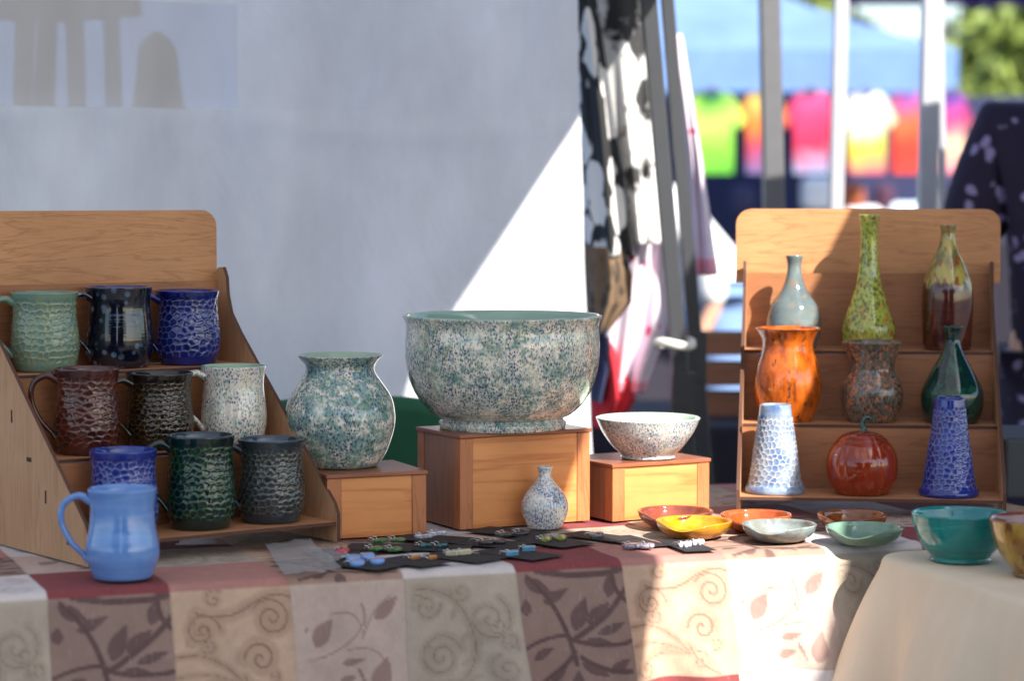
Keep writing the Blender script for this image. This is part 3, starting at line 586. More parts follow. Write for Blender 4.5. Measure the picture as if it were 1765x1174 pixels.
SH = {'round': disc(.0105, .007, 24), 'leaf': disc(.0115, .005, 30, .75, leaf_fn), 'tube': boxvf(-.014, .014, -.0035, .0035, 0, .006), 'kite': disc(.0095, .006, 14, 1.0, lambda a: .7 + .3 * math.cos(3 * a)), 'bar': boxvf(-.006, .006, -.003, .003, 0, .006),
      'block': boxvf(-.009, .009, -.004, .004, 0, .007), 'stone': disc(.0115, .006, 9, .62), 'drop': disc(.0135, .005, 22, .6, lambda a: 1 - .25 * math.cos(a)), 'ring': disc(.0085, .0065, 8, .9), 'flower': disc(.0098, .007, 30, .9, lambda a: .75 + .25 * math.cos(5 * a))}
EAR = [  # card corners (left, back, right, front) in the photograph, shape, colours, earring spots, label
 ([(548, 950), (590, 944), (628, 955), (592, 966)], 'round', (190, 70, 84), (160, 50, 70), [(590, 953)], 'black card with a single pink red round earring'),
 ([(587, 972), (632, 957), (682, 979), (612, 986)], 'round', (106, 146, 206), (120, 158, 214), [(609, 966), (634, 963), (616, 974), (651, 971)], 'black card with four light blue round earrings'),
 ([(602, 948), (640, 927), (702, 940), (680, 962)], 'leaf', (36, 96, 50), (60, 110, 60), [(655, 934), (686, 933), (647, 948), (680, 949)], 'black card with four green leaf earrings'),
 ([(690, 926), (724, 918), (800, 930), (768, 941)], 'tube', (214, 210, 204), (70, 84, 140), [(731, 927), (753, 922)], 'black card with two white and blue tube earrings'),
 ([(698, 946), (738, 931), (804, 942), (768, 960)], 'kite', (22, 84, 84), (30, 66, 78), [(733, 943), (761, 943)], 'black card with two dark teal angular earrings'),
 ([(668, 966), (712, 954), (770, 973), (702, 978)], 'bar', (190, 136, 60), (140, 54, 46), [(716, 964), (746, 964)], 'black card with two small gold and red bead earrings'),
 ([(748, 957), (796, 945), (856, 965), (792, 973)], 'block', (206, 198, 168), (190, 180, 146), [(780, 957), (801, 955)], 'black card with two cream block earrings'),
 ([(800, 936), (842, 925), (902, 940), (862, 949)], 'stone', (44, 40, 42), (70, 58, 52), [(838, 938), (860, 937)], 'black card with two dark brown stone earrings'),
 ([(826, 913), (868, 906), (926, 921), (882, 931)], 'drop', (28, 30, 36), (60, 64, 72), [(874, 923), (900, 921)], 'black card with two glossy black drop earrings beside the bud vase'),
 ([(842, 951), (888, 940), (952, 962), (888, 968)], 'block', (104, 164, 188), (84, 140, 172), [(883, 957), (912, 949)], 'black card with two turquoise block earrings'),
 ([(905, 928), (956, 920), (1004, 940), (938, 947)], 'ring', (168, 184, 84), (120, 104, 60), [(941, 932), (967, 930)], 'black card with two lime green square earrings'),
 ([(986, 919), (1034, 914), (1070, 930), (1032, 938)], 'stone', (70, 72, 74), (150, 150, 150), [(1029, 925)], 'black card with one small grey earring'),
 ([(1044, 918), (1096, 912), (1146, 953), (1086, 955)], 'drop', (62, 50, 100), (190, 190, 200), [(1092, 943), (1117, 943)], 'black card with two purple teardrop earrings in silver'),
 ([(1136, 931), (1180, 931), (1240, 948), (1176, 953)], 'flower', (236, 232, 240), (220, 214, 226), [(1181, 942), (1203, 938)], 'black card with two white flower earrings in the sun')]
hookv = None
for i, (qd, shp, ca, cb, spots_, lab) in enumerate(EAR):
    zc = SURF + .0006 + .0004 * (i % 3); pw = [T(x, y, zc) for x, y in qd]; ctr = sum(pw, Vector()) / 4
    ax = (pw[1] - pw[0]) + (pw[2] - pw[3]); ay = (pw[1] - pw[2]) + (pw[0] - pw[3]); an = math.atan2(ax.y, ax.x); w_ = min(.065, ax.length / 2); h_ = min(.115, ay.length / 2)
    t = empty('earring_card', ctr, an); tag(t, lab, 'earrings', 'earring cards')
    box('card', (-w_ / 2, w_ / 2, -h_ / 2, h_ / 2, 0, .0006), M['card'], t, 0)
    em = gl2('earring_glaze', srgb(*ca), srgb(*cb)); inv = Matrix.Rotation(-an, 3, 'Z')
    for k, (x, y) in enumerate(spots_):
        pl = inv @ (T(x, y + 2, zc) - ctr); v, f = SH[shp]
        er = mk('earring', v, f, em, t, shp not in ('tube', 'block', 'bar')); er.location = (pl.x, pl.y, .0008); er.scale = (1.0, 1.0, 1.0); er.rotation_euler = (R(6), R(-5), -an + R(random.uniform(-25, 20)))
        bevel(er, .0012) if shp in ('tube', 'block', 'bar') else None
        sweep('hook', [(-.008, 0, .004), (-.012, .001, .007), (-.0165, .003, .0065), (-.018, .006, .003), (-.015, .009, .002)], .0007, M['silver'], er, 6, 5)
        sweep('loop', [(-.007 + .003 * math.cos(q), 0, .006 + .003 * math.sin(q)) for q in np.linspace(0, 2 * math.pi, 11)], .0006, M['silver'], er, 5, 2)
def bag(qd, lab, amp):
    pw = [T(x, y, SURF) for x, y in qd]; sd = random.random() * 9
    o = grid('plastic_bag', lambda u, v: (pw[0] * (1 - u) + pw[1] * u) * (1 - v) + (pw[3] * (1 - u) + pw[2] * u) * v + Vector((0, 0, .003 + amp * (1 + sn(u * 5, v * 4, sd) + .35 * sn(u * 17, v * 13, sd)) * (.4 + u * .6))), 24, 20, M['poly']); tag(o, lab, 'plastic bag')
bag([(456, 944), (535, 936), (590, 990), (490, 997)], 'crumpled clear plastic bag lying at the end of the earring cards', .004)
bag([(520, 952), (590, 950), (606, 966), (560, 974)], 'flat clear plastic sleeve beside the light blue earrings', .0025)
bag([(300, 944), (330, 930), (450, 926), (400, 944)], 'flat clear plastic sleeve tucked under the mug stand', .0025)

# ------------------------------------------------------------------ tent: side wall, canopies, legs
WR = Vector((.14, 4.60, 0)); WD = Vector((-.94, -.34, 0))
def wall_pt(u, z, off=0):
    d = sn(u * 2.2, z * 1.1, 1) * .012 + sn(u * 7, z * 2.5, 3) * .004 + .012 * math.exp(-((u - .95 + .05 * z) / .03) ** 2) - .010 * math.exp(-((u - .87 + .05 * z) / .03) ** 2) + .006 * math.exp(-((z - 1.37 + .02 * math.sin(u * 5)) / .02) ** 2)
    d += .02 * math.sin(u * 9 + z * 1.2) * max(0, 1.0 - z) + .05 * sn(u * 3.3 + .6 * z, z * .7, 5) + .02 * sn(u * 9 + z * 1.3, z * 2.2, 2) + .012 * abs(math.sin(u * 13 + 2.4 * z)) - .005 * math.exp(-((u * .8 + z - 1.75) / .02) ** 2) - .006 * math.exp(-((u - .35 - .25 * z) / .025) ** 2)
    return WR + WD * u + Vector((.34, -.94, 0)) * (d + off) + Vector((-.035 * (z - 1.2) * (u < .4) * (1 - u / .4), 0, z))
wl = empty('tent_side_wall', WR + WD * 1.4); tag(wl, 'white fabric tent side wall behind the pottery', 'tent wall')
inv = wl.location.copy()
def wall_u(px):
    k = (px - CX) / F; return (WR.x - k * WR.y) / (k * WD.y - WD.x)
UW0, UW1, ZW0, ZW1 = wall_u(418), wall_u(-90), 1.395, 1.585
def wfn(u0, u1, z0, z1): return lambda a, b_: wall_pt(u0 + (u1 - u0) * a, z0 + (z1 - z0) * b_) - inv
for nm, u0, u1, z0, z1, nu, nv in (('lower_panel', .0, 2.9, .06, ZW0, 150, 90), ('upper_panel', .0, 2.9, ZW1, 2.14, 150, 36), ('right_panel', 0, UW0, ZW0, ZW1, 60, 20), ('left_panel', UW1, 2.9, ZW0, ZW1, 60, 20)):
    grid(nm, wfn(u0, u1, z0, z1), nu, nv, M['tent_white'], wl)
grid('screen_window', wfn(UW0, UW1, ZW0, ZW1), 40, 20, M['screen'], wl)
# own canopy: its right edge throws the slanting shadow edge
CE = Vector((.371, -.928, 0)); CN = Vector((-.928, -.371, 0)); C0 = Vector((.125, 4.65, 0))
def canopy(name, c0, e, n, L, W, z, mat, lab, peak=.75, val=.22, legs=True):
    t = empty(name, c0 + e * L / 2 + n * W / 2); tag(t, lab, 'canopy'); o0 = t.location
    cs = [c0, c0 + e * L, c0 + e * L + n * W, c0 + n * W]; ap = c0 + e * L / 2 + n * W / 2 + Vector((0, 0, z + peak))
    v = []; f = []
    N_ = 14
    for k in range(4):
        a, b_ = cs[k], cs[(k + 1) % 4]
        for i in range(N_ + 1):
            for j in range(N_ + 1):
                s, r_ = i / N_, j / N_; p = (a * (1 - s) + b_ * s); p = Vector((p.x, p.y, z)); q = p * (1 - r_) + ap * r_; q.z -= .10 * math.sin(math.pi * r_) ; v.append(q - o0)
        o = k * (N_ + 1) ** 2; f += [(o + i * (N_ + 1) + j, o + (i + 1) * (N_ + 1) + j, o + (i + 1) * (N_ + 1) + j + 1, o + i * (N_ + 1) + j + 1) for i in range(N_) for j in range(N_)]
    rf = mk('roof', v, f, mat, t)
    for k in range(4):
        a, b_ = cs[k], cs[(k + 1) % 4]; a = a - o0; b_ = b_ - o0
        grid('valance', lambda s, r_, a=a, b_=b_: Vector(((a.x * (1 - s) + b_.x * s), (a.y * (1 - s) + b_.y * s), z - .001 - val * r_ * (1 - .0 * math.sin(s * 40)))) + Vector((.008 * math.sin(s * 37) * r_, .008 * math.cos(s * 31) * r_, 0)), 40, 4, mat, t)
    if legs:
        for c_ in legs: 
            q = c0 + e * (L * c_[0]) + n * (W * c_[1]) - o0; v_, f_ = boxvf(q.x - .016, q.x + .016, q.y - .016, q.y + .016, 0, z - .0); mk('leg', v_, f_, M['pole_mid'], t, False)
    return t
own = canopy('stall_canopy', C0, CE, CN, 4.0, 3.4, 2.2, M['roof_white'], 'white stall canopy over the pottery table', val=.03, legs=[(.02, .98), (.97, .98)])
fl = [Vector(p) - own.location for p in ((-.3, 4.5, 2.160), (.64, 4.66, 2.160), (.655, 3.9, 2.160), (.669, 3.29, 2.160), (.25, 3.2, 2.160))]
mk('added_shade_flap', fl + [p + Vector((0, 0, .003)) for p in fl], [(4, 3, 2, 1, 0), (5, 6, 7, 8, 9), (0, 1, 6, 5), (1, 2, 7, 6), (2, 3, 8, 7), (3, 4, 9, 8), (4, 0, 5, 9)], M['roof_white'], own, False)  # unseen flap added beside the roof to block sun and shape the wall shadow
GE = Vector((.22, -.9755, 0)); GN = Vector((-.9755, -.22, 0)); G0 = Vector((1.335, 2.72, 0))
canopy('neighbour_canopy', G0 - GE * 1.9, GE, -GN, 4.0, 3.0, 2.2, M['dark_canopy'], 'dark navy canopy of the neighbouring stall shading the end of the stand', val=.03, legs=[(.97, .97), (.03, .97)])
def pole(name, p0, p1, r, mat, lab, sq=True, extra=None):
    t = empty(name, (p0.x, p0.y, 0)); tag(t, lab, 'pole', 'tent poles'); a = p0 - t.location; b_ = p1 - t.location
    k = 1 if sq else 0
    pr = [(-r, -r * .8), (-r * .8, -r), (r * .8, -r), (r, -r * .8), (r, r * .8), (r * .8, r), (-r * .8, r), (-r, r * .8)]
    v = [(q.x + x, q.y + y, q.z) for q in (a, b_) for x, y in pr]; f = [tuple(range(8))[::-1], tuple(range(8, 16))] + [(i, (i + 1) % 8, 8 + (i + 1) % 8, 8 + i) for i in range(8)]
    mk('tube', v, f, mat, t, False)
    v, f = boxvf(a.x - .06, a.x + .06, a.y - .06, a.y + .06, 0, .008); mk('foot_plate', v, f, mat, t, False)
    if extra:
        for z, h, rr in extra:
            k_ = (z - a.z) / (b_.z - a.z); c_ = a + (b_ - a) * k_; v, f = boxvf(c_.x - rr, c_.x + rr, c_.y - rr, c_.y + rr, z - h, z + h); mk('slider_bracket', v, f, M['pole_dark'], t, False)
    return t
def pole_px(a, b_, d, r, mat, lab, extra=None):
    p1 = P(*a, d); p0 = P(*b_, d); k = (0 - p0.z) / (p1.z - p0.z); g = p0 + (p1 - p0) * k; k2 = (2.15 - p0.z) / (p1.z - p0.z); return pole('tent_pole', g, p0 + (p1 - p0) * k2, r, mat, lab, True, extra)
pole_px((1118, 0), (1178, 700), 4.62, .0155, M['pole_dark'], 'dark grey leaning tent pole with a white strap', [(.84, .06, .022)])
pole_px((1150, 0), (1203, 640), 4.78, .013, M['pole_dark'], 'slimmer dark grey leaning tent pole behind the strapped one', [(.92, .05, .018)])
pole_px((1326, 0), (1334, 370), 5.5, .0235, M['pole_mid'], 'grey tent pole half in shade')
pole_px((1450, 0), (1440, 370), 5.7, .0165, M['pole_white'], 'white tent pole behind the lime vase')
pole_px((1606, 0), (1598, 370), 5.4, .021, M['pole_white'], 'thick white tent pole behind the brown bottle')
pole_px((1622, 0), (1626, 370), 5.5, .006, M['pole_white'], 'thin white rod beside the thick white pole')
c_ = P(1163, 592, 4.60)
o = sweep('strap', [(.034 * math.cos(a), .034 * math.sin(a), .004 * math.sin(a * 2)) for a in np.linspace(0, 2 * math.pi, 20)], .0085, M['white_plastic'], None, 8, 3, .6, loc=c_); tag(o, 'white strap tied around the leaning pole', 'strap')

# hanging garments by the pole
def garment(name, L, Rr, y0, y1, d, mat, lab, amp=.02, seed=0, trim=None, nfold=7):
    """cloth hanging in folds between a left and right outline given as image columns at rows y0..y1"""
    t = empty(name, P((L[0] + Rr[0]) / 2, y1, d)); tag(t, lab, 'garment', 'garments hanging beside the tent wall'); o0 = t.location
    def fn(u, v):
        k = v * (len(L) - 1); i = min(int(k), len(L) - 2); fr = k - i; l = L[i] * (1 - fr) + L[i + 1] * fr; r_ = Rr[i] * (1 - fr) + Rr[i + 1] * fr
        p = P(l + (r_ - l) * u, y0 + (y1 - y0) * v, d); a = amp * (.4 + .6 * v)
        return p + Vector((0, -math.sin(u * math.pi) * .05 + a * math.sin(u * nfold + seed + v * 1.6) + a * .5 * math.sin(u * nfold * 2.3 + v * 3 + seed), 0)) - o0
    grid('front', fn, 60, 60, mat, t, .002)
    grid('back', lambda u, v: fn(u, v) + Vector((0, .06 + .05 * math.sin(u * math.pi), 0)), 30, 30, mat, t, .002)
    if trim: grid('hem', lambda u, v: fn(u, 1 - .07 * (1 - v)) + Vector((0, -.004, -.004)), 60, 5, trim, t, .003)
    return t
garment('dress', [962, 984, 997, 1005, 1012], [1022, 1040, 1058, 1076, 1094], -40, 440, 4.72, M['bw_print'], 'black dress with white flower print beside the tent wall', .03, 0)
garment('dress', [996, 1016, 1038, 1062, 1082], [1132, 1132, 1134, 1138, 1140], -40, 420, 4.80, M['white_print'], 'white dress with grey floral print next to the dark pole', .03, 2)
garment('shawl', [1010, 1012, 1014, 1020], [1072, 1090, 1088, 1050], 425, 570, 4.70, M['knit'], 'brown and beige knitted shawl end', .03, 1)
garment('dress', [1150, 1166, 1180, 1188, 1192], [1176, 1192, 1208, 1222, 1236], 60, 470, 4.98, M['pink_print'], 'pale pink dress with red dots behind the dark poles', .02, 4, M['pink_trim'])
garment('dress', [1070, 1050, 1044, 1050], [1150, 1150, 1146, 1110], 400, 670, 4.86, M['pink_print'], 'pink and white dotted skirt under the floral dresses', .03, 3, M['pink_trim'])
garment('scarf', [1020, 1024, 1020, 1022], [1060, 1078, 1096, 1070], 590, 735, 4.84, M['red_cloth'], 'red scarf hanging lowest beside the poles', .02, 2)
garment('scarf', [1016, 1018, 1018], [1050, 1056, 1040], 580, 690, 4.81, M['navy_cloth'], 'navy scarf hanging over the red scarf', .02, 5)
rk = P(1080, -60, 4.80); o = sweep('garment_rail', [rk + Vector((-.12, -.05, 0)), rk + Vector((.1, .02, 0)), rk + Vector((.35, .12, 0))], .012, M['pole_mid'], None, 10, 6); tag(o, 'grey garment rail holding the dresses', 'rail')

# green camp chair behind the boxes
gc = empty('camp_chair', Vector((-.29, 4.13, 0)), R(18)); tag(gc, 'green canvas camp chair behind the round vase', 'chair')
grid('backrest', lambda u, v: Vector((-.17 + .36 * u, .03 * math.sin(v * 3) + .04 * math.cos((u - .5) * 3), .50 + (.39) * v - .018 * (2 * u - 1) ** 4 * v)), 26, 16, M['green_fabric'], gc, .012)
grid('seat', lambda u, v: Vector((-.22 + .44 * u, -.36 + .38 * v, .44 - .03 * math.sin(u * math.pi))), 16, 10, M['green_fabric'], gc, .01)
for x in (-.22, .22):
    for y0, y1 in ((-.36, .06), (.06, -.36)): sweep('leg', [(x, y0, 0), (x, (y0 + y1) / 2, .22), (x, y1, .44)], .009, M['pole_dark'], gc, 8, 3)
    sweep('back_post', [(x, .05, .4), (x, .04, .62), (x * .8, .045, .87)], .009, M['pole_dark'], gc, 8, 3)

# things seen through the screen window
tp = empty('blue_tarp', Vector((-1.0, 6.2, 0))); tag(tp, 'sunlit blue tarp seen through the screen window', 'tarp')
grid('sheet', lambda u, v: Vector((-1.0 + 2.1 * u, .05 * math.sin(u * 9) - .3 * u, .9 + 1.35 * v)), 30, 12, M['blue_tarp'], tp)
for x in (-.98, 1.08): sweep('post', [(x, 0.05 - (.3 if x > 0 else 0), 0), (x, .05 - (.3 if x > 0 else 0), 1.1), (x, .05 - (.3 if x > 0 else 0), 2.25)], .015, M['pole_mid'], tp, 8, 2)
M['silh'] = plain('weathered_grey_wood', srgb(92, 88, 84), .9)
M['pink_tag'] = plain('pinkish_paper', srgb(246, 240, 242), .8)
def wp(px, py, off=.5):
    r = ray(px, py); n = Vector((.34, -.94, 0)); o = WR - n * off; k = (o - Vector((0, 0, CAM_Z))).dot(n) / r.dot(n); return Vector((0, 0, CAM_Z)) + r * k
dr = empty('drying_rack', wp(100, 300)); tag(dr, 'grey wooden rack with slanted rails behind the screen window', 'rack'); o0 = dr.location
for (x0, y0, x1, y1, r_) in ((60, -20, 20, 330, .02), (100, -20, 55, 330, .02), (120, -20, 145, 330, .018), (180, -20, 212, 330, .017)): sweep('rail', [wp(x0, y0) - o0, (wp(x0, y0) + wp(x1, y1)) / 2 - o0, Vector((wp(x1, y1).x, wp(x1, y1).y, 0)) - o0], r_, M['silh'], dr, 8, 4)
sweep('top_bar', [wp(-20, 15) - o0, wp(110, 20) - o0, wp(240, 10) - o0], .02, M['silh'], dr, 8, 4)
db = wp(272, 130); o = vessel('dress_form', [(.10, -.45), (.12, -.3), (.085, -.16), (.062, -.10), (.045, -.02), (.040, .03), (.034, .06), (.012, .085)], M['silh'], None, db, seg=40, rows=40); tag(o, 'grey dress form behind the screen window', 'dress form')
stn = sweep('stand_pole', [(0, 0, -db.z + .02), (0, 0, -.8), (0, 0, -.44)], .015, M['pole_dark'], o, 8, 2)

# ------------------------------------------------------------------ people
def skin_obj(name, J, edges, mat, parent, sub=2, root=0):
    me = bpy.data.meshes.new(name); names = list(J); me.from_pydata([J[n][0] for n in names], [(names.index(a), names.index(b_)) for a, b_ in edges], [])
    o = bpy.data.objects.new(name, me); col.objects.link(o); o.parent = parent
    m = o.modifiers.new('skin', 'SKIN'); m.use_smooth_shade = True
    for i, n in enumerate(names): r_ = J[n][1]; me.skin_vertices[0].data[i].radius = r_ if isinstance(r_, tuple) else (r_, r_)
    me.skin_vertices[0].data[root].use_root = True
    s = o.modifiers.new('sub', 'SUBSURF'); s.levels = s.render_levels = sub; me.materials.append(mat); return o
def person(loc, rz, h, label, top, legs_mat, dress, lean=0):
    t = empty('person', loc, rz); tag(t, label, 'person'); k = h / 1.75
    def S(x, y, z):
        a = max(0, z - .95); return (x * k, (y - math.sin(lean) * a) * k, (min(z, .95) + a * math.cos(lean)) * k)
    J = {'pel': (S(0, 0, .95), .12 * k), 'wst': (S(0, 0, 1.10), .115 * k), 'chs': (S(0, .01, 1.30), .13 * k), 'nkb': (S(0, .01, 1.46), .06 * k), 'nck': (S(0, 0, 1.53), .05 * k), 'hd1': (S(0, -.015, 1.60), .075 * k), 'hd2': (S(0, -.015, 1.69), .08 * k)}
    Ed = [('pel', 'wst'), ('wst', 'chs'), ('chs', 'nkb'), ('nkb', 'nck'), ('nck', 'hd1'), ('hd1', 'hd2')]
    for s, n in ((-1, 'l'), (1, 'r')):
        J.update({n + 'sh': (S(.18 * s, .01, 1.42), .058 * k), n + 'el': (S(.24 * s, .03, 1.14), .042 * k), n + 'wr': (S(.25 * s, -.08, .92), .03 * k), n + 'pm': (S(.25 * s, -.12, .84), (.034 * k, .016 * k)), n + 'hp': (S(.09 * s, 0, .90), .09 * k), n + 'kn': (S(.10 * s, -.01, .50), .058 * k), n + 'an': (S(.10 * s, .02, .08), .038 * k), n + 'to': (S(.115 * s, -.13, .035), .032 * k)})
        Ed += [('chs', n + 'sh'), (n + 'sh', n + 'el'), (n + 'el', n + 'wr'), (n + 'wr', n + 'pm'), ('pel', n + 'hp'), (n + 'hp', n + 'kn'), (n + 'kn', n + 'an'), (n + 'an', n + 'to')]
        for f_, (dx, ln) in enumerate(((-.028, .07), (-.010, .085), (.010, .08), (.028, .065))):
            J[n + 'f%d' % f_] = (S(.25 * s + dx, -.14, .80), .009 * k); J[n + 'g%d' % f_] = (S(.25 * s + dx * 1.1, -.145, .80 - ln * .6), .008 * k); Ed += [(n + 'pm', n + 'f%d' % f_), (n + 'f%d' % f_, n + 'g%d' % f_)]
        J[n + 'th'] = (S(.25 * s - .05 * s, -.13, .83), .010 * k); J[n + 'tt'] = (S(.25 * s - .06 * s, -.15, .80), .009 * k); Ed += [(n + 'pm', n + 'th'), (n + 'th', n + 'tt')]
    bd = skin_obj('body', J, Ed, M['skin'], t)
    hr = vessel('hair', [(.02, .10), (.06, .09), (.095, .04), (.102, -.02), (.098, -.09), (.09, -.16)][::-1], M['hair'], t, S(0, .012, 1.68), wall=.008, seg=40, rows=30)
    v, f = disc(.014 * k, .03 * k, 10); ns = mk('nose', v, f, M['skin'], t, True, S(0, -.105, 1.625)); ns.rotation_euler = (R(80), 0, 0)
    g = 1.16
    Jt = {n: (J[n][0], tuple(x * g for x in J[n][1]) if isinstance(J[n][1], tuple) else J[n][1] * g + .012) for n in ('wst', 'pel', 'chs', 'lsh', 'rsh')}
    for s, n in ((-1, 'l'), (1, 'r')): Jt[n + 'up'] = (S(.235 * s, .025, 1.16), .085 * k if dress else .066 * k)
    Et = [('wst', 'pel'), ('wst', 'chs'), ('chs', 'lsh'), ('chs', 'rsh'), ('lsh', 'lup'), ('rsh', 'rup')]
    if not dress:
        for n in 'lr': Jt[n + 'el'] = (J[n + 'el'][0], .058 * k); Jt[n + 'wr'] = (J[n + 'wr'][0], .046 * k); Et += [(n + 'up', n + 'el'), (n + 'el', n + 'wr')]
    if dress: Jt['hem'] = (S(0, 0, .62), .21 * k); Jt['hm2'] = (S(0, 0, .30), .25 * k); Et += [('pel', 'hem'), ('hem', 'hm2')]; Jt['pel'] = (J['pel'][0], .17 * k); Jt['chs'] = (J['chs'][0], .17 * k); Jt['wst'] = (J['wst'][0], .155 * k)
    skin_obj('dress' if dress else 'shirt', Jt, Et, top, t, 2)
    if not dress:
        Jl = {n: (J[n][0], J[n][1] + .016) for n in ('pel', 'lhp', 'rhp', 'lkn', 'rkn', 'lan', 'ran')}; skin_obj('trousers', Jl, [('pel', 'lhp'), ('pel', 'rhp'), ('lhp', 'lkn'), ('rhp', 'rkn'), ('lkn', 'lan'), ('rkn', 'ran')], legs_mat, t)
    return t
q = P(1862, 600, 5.0); person(Vector((q.x, q.y, 0)), R(170), 1.70, 'person in a dark purple floral dress standing behind the display stand', M['purple_print'], M['denim'], True)
q = P(1238, 600, 7.4); person(Vector((q.x, q.y, 0)), R(-80), 1.72, 'person in a white shirt and pale jeans beyond the hanging dresses', M['white_cotton'], M['denim'], False, R(42))

# ------------------------------------------------------------------ stalls behind
bl = canopy('blue_canopy', Vector((2.02, 11.0, 0)), Vector((0, 1, 0)), Vector((-1, 0, 0)), 3.0, 3.1, 1.90, M['blue_canopy'], 'light blue canopy of the shirt stall', peak=.85, val=.19, legs=[(.02, .02), (.02, .98), (.98, .02), (.98, .98)])
pc_ = canopy('purple_canopy', Vector((5.6, 13.2, 0)), Vector((0, 1, 0)), Vector((-1, 0, 0)), 3.0, 3.4, 2.70, M['purple_canopy'], 'purple canopy beyond the shirt stall', peak=.8, val=.20, legs=[(.02, .02), (.98, .02), (.98, .98)])
TD = [([srgb(90, 190, 50), srgb(150, 230, 70), srgb(200, 240, 110), srgb(60, 150, 50)], 1228, 98, 'lime green'), ([srgb(60, 120, 180), srgb(200, 60, 90), srgb(240, 130, 50), srgb(245, 210, 110)], 1315, 80, 'orange and yellow'), ([srgb(150, 190, 230), srgb(220, 40, 80), srgb(235, 60, 110), srgb(240, 90, 150)], 1398, 84, 'pink and red'),
      ([srgb(235, 60, 140), srgb(240, 230, 60), srgb(250, 250, 240), srgb(255, 255, 250)], 1494, 86, 'white and yellow'), ([srgb(230, 70, 60), srgb(240, 60, 40), srgb(245, 110, 60), srgb(180, 90, 180)], 1566, 76, 'orange red'), ([srgb(210, 60, 140), srgb(250, 220, 170), srgb(230, 70, 130), srgb(120, 70, 170)], 1640, 60, 'magenta')]
def shirt(px, wpx, py0, d, mat, lab):
    c_ = P(px, py0, d); wd = wpx / F * d * .5; t = empty('tie_dye_shirt', c_); tag(t, lab, 'shirt', 'tie-dye shirts hanging under the blue canopy')
    H = .37
    out = [(-wd * .35, 0), (-wd * .7, -.02), (-wd * 1.15, -.13), (-wd * .85, -.17), (-wd * .72, -.13), (-wd * .72, -H), (wd * .72, -H), (wd * .72, -.13), (wd * .85, -.17), (wd * 1.15, -.13), (wd * .7, -.02), (wd * .35, 0), (0, -.03)]
    v = [(x, -.035 + .012 * math.sin(x * 40), z) for x, z in out] + [(x, .035, z) for x, z in out]; n = len(out)
    mk('cloth', v, [tuple(range(n))[::-1], tuple(range(n, 2 * n))] + [(i, (i + 1) % n, n + (i + 1) % n, n + i) for i in range(n)], mat, t, False)
    sweep('hanger', [(-wd * .5, 0, -.01), (0, 0, .02), (wd * .5, 0, -.01)], .006, M['pole_mid'], t, 6, 4)
for cs, px, wp_, nm in TD: shirt(px, wp_, 158, 11.0, tiedye('tie_dye_' + nm.replace(' ', '_'), cs), nm + ' tie-dye shirt under the blue canopy')
dk = empty('shirt_table', Vector((1.2, 12.2, 0))); tag(dk, 'dark covered table under the tie-dye shirts', 'table')
box('tabletop', (-2.0, 1.6, -.4, .4, .98, 1.02), M['dark_cloth'], dk, .01); grid('cloth_front', lambda u, v: Vector((-2.0 + 3.6 * u, -.42 + .02 * math.sin(u * 60), 1.01 * v)), 80, 4, M['dark_cloth'], dk)
box('back_curtain', (-2.2, 1.7, .42, .46, 0, 1.75), M['navy_cloth'], dk, .01)
for px, py, w_, h_, c_, nm in ((1410, 335, .17, .17, (236, 236, 236), 'white'), (1490, 366, .22, .06, (236, 230, 232), 'pale'), (1560, 362, .2, .07, (210, 226, 240), 'light blue'), (1524, 345, .1, .16, (70, 40, 60), 'dark plum'), (1465, 340, .14, .14, (150, 80, 50), 'rust'), (1280, 345, .12, .14, (60, 60, 90), 'slate blue')):
    p = P(px, py + h_ / 2 * F / 11.9, 11.9); p.z = max(p.z, 1.022); o = mk('cloth_bundle', *boxvf(-w_ / 2, w_ / 2, -.05, .05, 0, h_), plain('cotton_' + nm.replace(' ', '_'), srgb(*c_), .9), None, False, p); bevel(o, .04, 4); tag(o, nm + ' folded cloth bundle on the dark table', 'cloth bundle', 'bundles on the dark table')
# dark side table with crate behind the small bowl
sd = empty('black_table', P(1180, 700, 5.6) * 1.0); sd.location.z = 0; tag(sd, 'black covered table behind the leaning poles', 'table')
box('tabletop', (-.42, .75, -.3, .4, .70, .73), M['dark_cloth'], sd, .008); grid('cloth_front', lambda u, v: Vector((-.42 + 1.17 * u, -.31 + .012 * math.sin(u * 50), .02 + .70 * v)), 60, 4, M['dark_cloth'], sd)
cr = empty('wooden_crate', P(1232, 660, 5.6)); cr.location.z = .732; tag(cr, 'small reddish wooden crate on the black table', 'crate')
for z in (.0, .07, .14): box('slat', (-.09, .09, -.07, -.06, z, z + .05), M['crate'], cr, .001); box('slat', (-.09, .09, .06, .07, z, z + .05), M['crate'], cr, .001)
for x in (-.09, .08):
    for y in (-.058, .048): box('post', (x, x + .01, y, y + .01, 0, .2), M['crate'], cr, 0)
gb = box('storage_box', (-.05, .16, -.12, .12, 0, .10), plain('dark_grey_plastic', srgb(58, 64, 70), .6), None, .006); q = T(1748, 862, TZ); gb.location = (q.x + .03, q.y + .1, SURF); tag(gb, 'dark grey storage box behind the display stand', 'box')

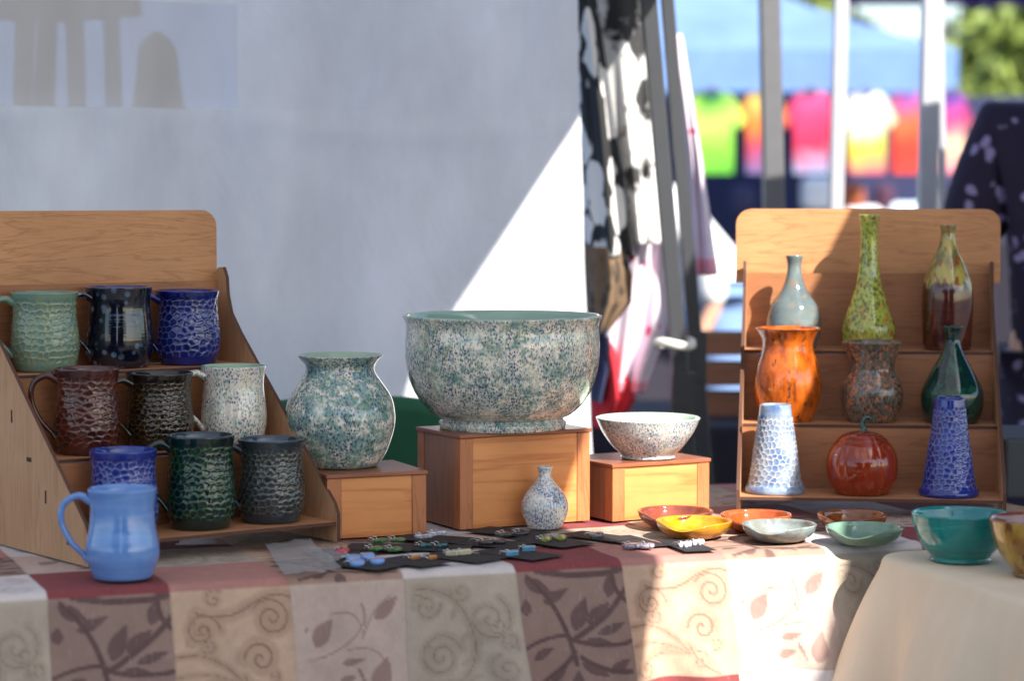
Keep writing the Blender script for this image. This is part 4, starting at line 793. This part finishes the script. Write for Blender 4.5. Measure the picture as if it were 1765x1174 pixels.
# ------------------------------------------------------------------ trees
def tree(x, y, h, w_, lab, n=5200):
    t = empty('tree', (x, y, 0)); tag(t, lab, 'tree', 'trees behind the stalls')
    sweep('trunk', [(0, 0, 0), (.1, .05, h * .25), (-.05, 0, h * .5), (.05, 0, h * .8)], [.22, .17, .12, .04], M['bark'], t, 10, 6)
    for k in range(6): a = k * 1.05; sweep('limb', [(0, 0, h * (.28 + .07 * k)), (math.cos(a) * w_ * .4, math.sin(a) * w_ * .4, h * (.40 + .07 * k)), (math.cos(a) * w_ * .8, math.sin(a) * w_ * .8, h * (.48 + .075 * k))], [.08, .05, .02], M['bark'], t, 7, 4)
    cl_ = [(rng.normal(0, w_ * .42), rng.normal(0, w_ * .42), h * rng.uniform(.25, .98), rng.uniform(.3, .6) * w_ * .55) for _ in range(46)]
    V = []; Fc = []
    for k in range(n):
        c = cl_[rng.integers(len(cl_))]; dv = rng.normal(0, 1, 3); dv *= c[3] * rng.uniform(.5, 1) / (np.linalg.norm(dv) + 1e-6); p = np.array(c[:3]) + dv
        a = rng.normal(0, 1, 3); a /= np.linalg.norm(a); b2 = np.cross(a, rng.normal(0, 1, 3)); b2 /= np.linalg.norm(b2); s = rng.uniform(.07, .13); i = len(V)
        V += [p - a * s, p + b2 * s * .5, p + a * s, p - b2 * s * .5]; Fc.append((i, i + 1, i + 2, i + 3))
    mk('crown', V, Fc, M['leaf'], t, False)
for x, y, h, w_, lab in ((4.6, 20, 5.2, 2.2, 'broad olive green tree behind the purple canopy'), (7.6, 22, 6, 2.5, 'taller olive green tree at the end of the row'), (2.6, 24, 5.6, 2.3, 'olive green tree rising behind the blue canopy')): tree(x, y, h, w_, lab, 9000)

# ------------------------------------------------------------------ unseen stalls added behind the viewer, to darken the shade and the glaze reflections
for x0, m_, lab in ((1.9, M['green_canopy'], 'unseen dark green canopy added across the aisle'), (-1.9, M['dark_canopy'], 'unseen dark navy canopy added across the aisle')):
    t = canopy('added_aisle_canopy', Vector((x0 + 1.6, -2.2, 0)), Vector((0, -1, 0)), Vector((-1, 0, 0)), 3.0, 3.2, 2.1, m_, lab, val=.25, legs=[(.02, .02), (.02, .98), (.98, .02), (.98, .98)])
    c0 = t.location
    grid('back_curtain', lambda u, v: Vector((-1.6 + 3.2 * u, -1.45 + .03 * math.sin(u * 40), .02 + 2.05 * v)), 40, 4, m_, t)
    tt_ = empty('added_aisle_table', (x0, -2.7, 0)); tag(tt_, 'dark covered table under the ' + lab, 'table')
    box('tabletop', (-1.2, 1.2, -.35, .35, .72, .75), M['dark_cloth'], tt_, .01)
    grid('cloth_front', lambda u, v: Vector((-1.2 + 2.4 * u, .36 + .015 * math.sin(u * 60), .02 + .71 * v)), 50, 4, M['dark_cloth'], tt_)
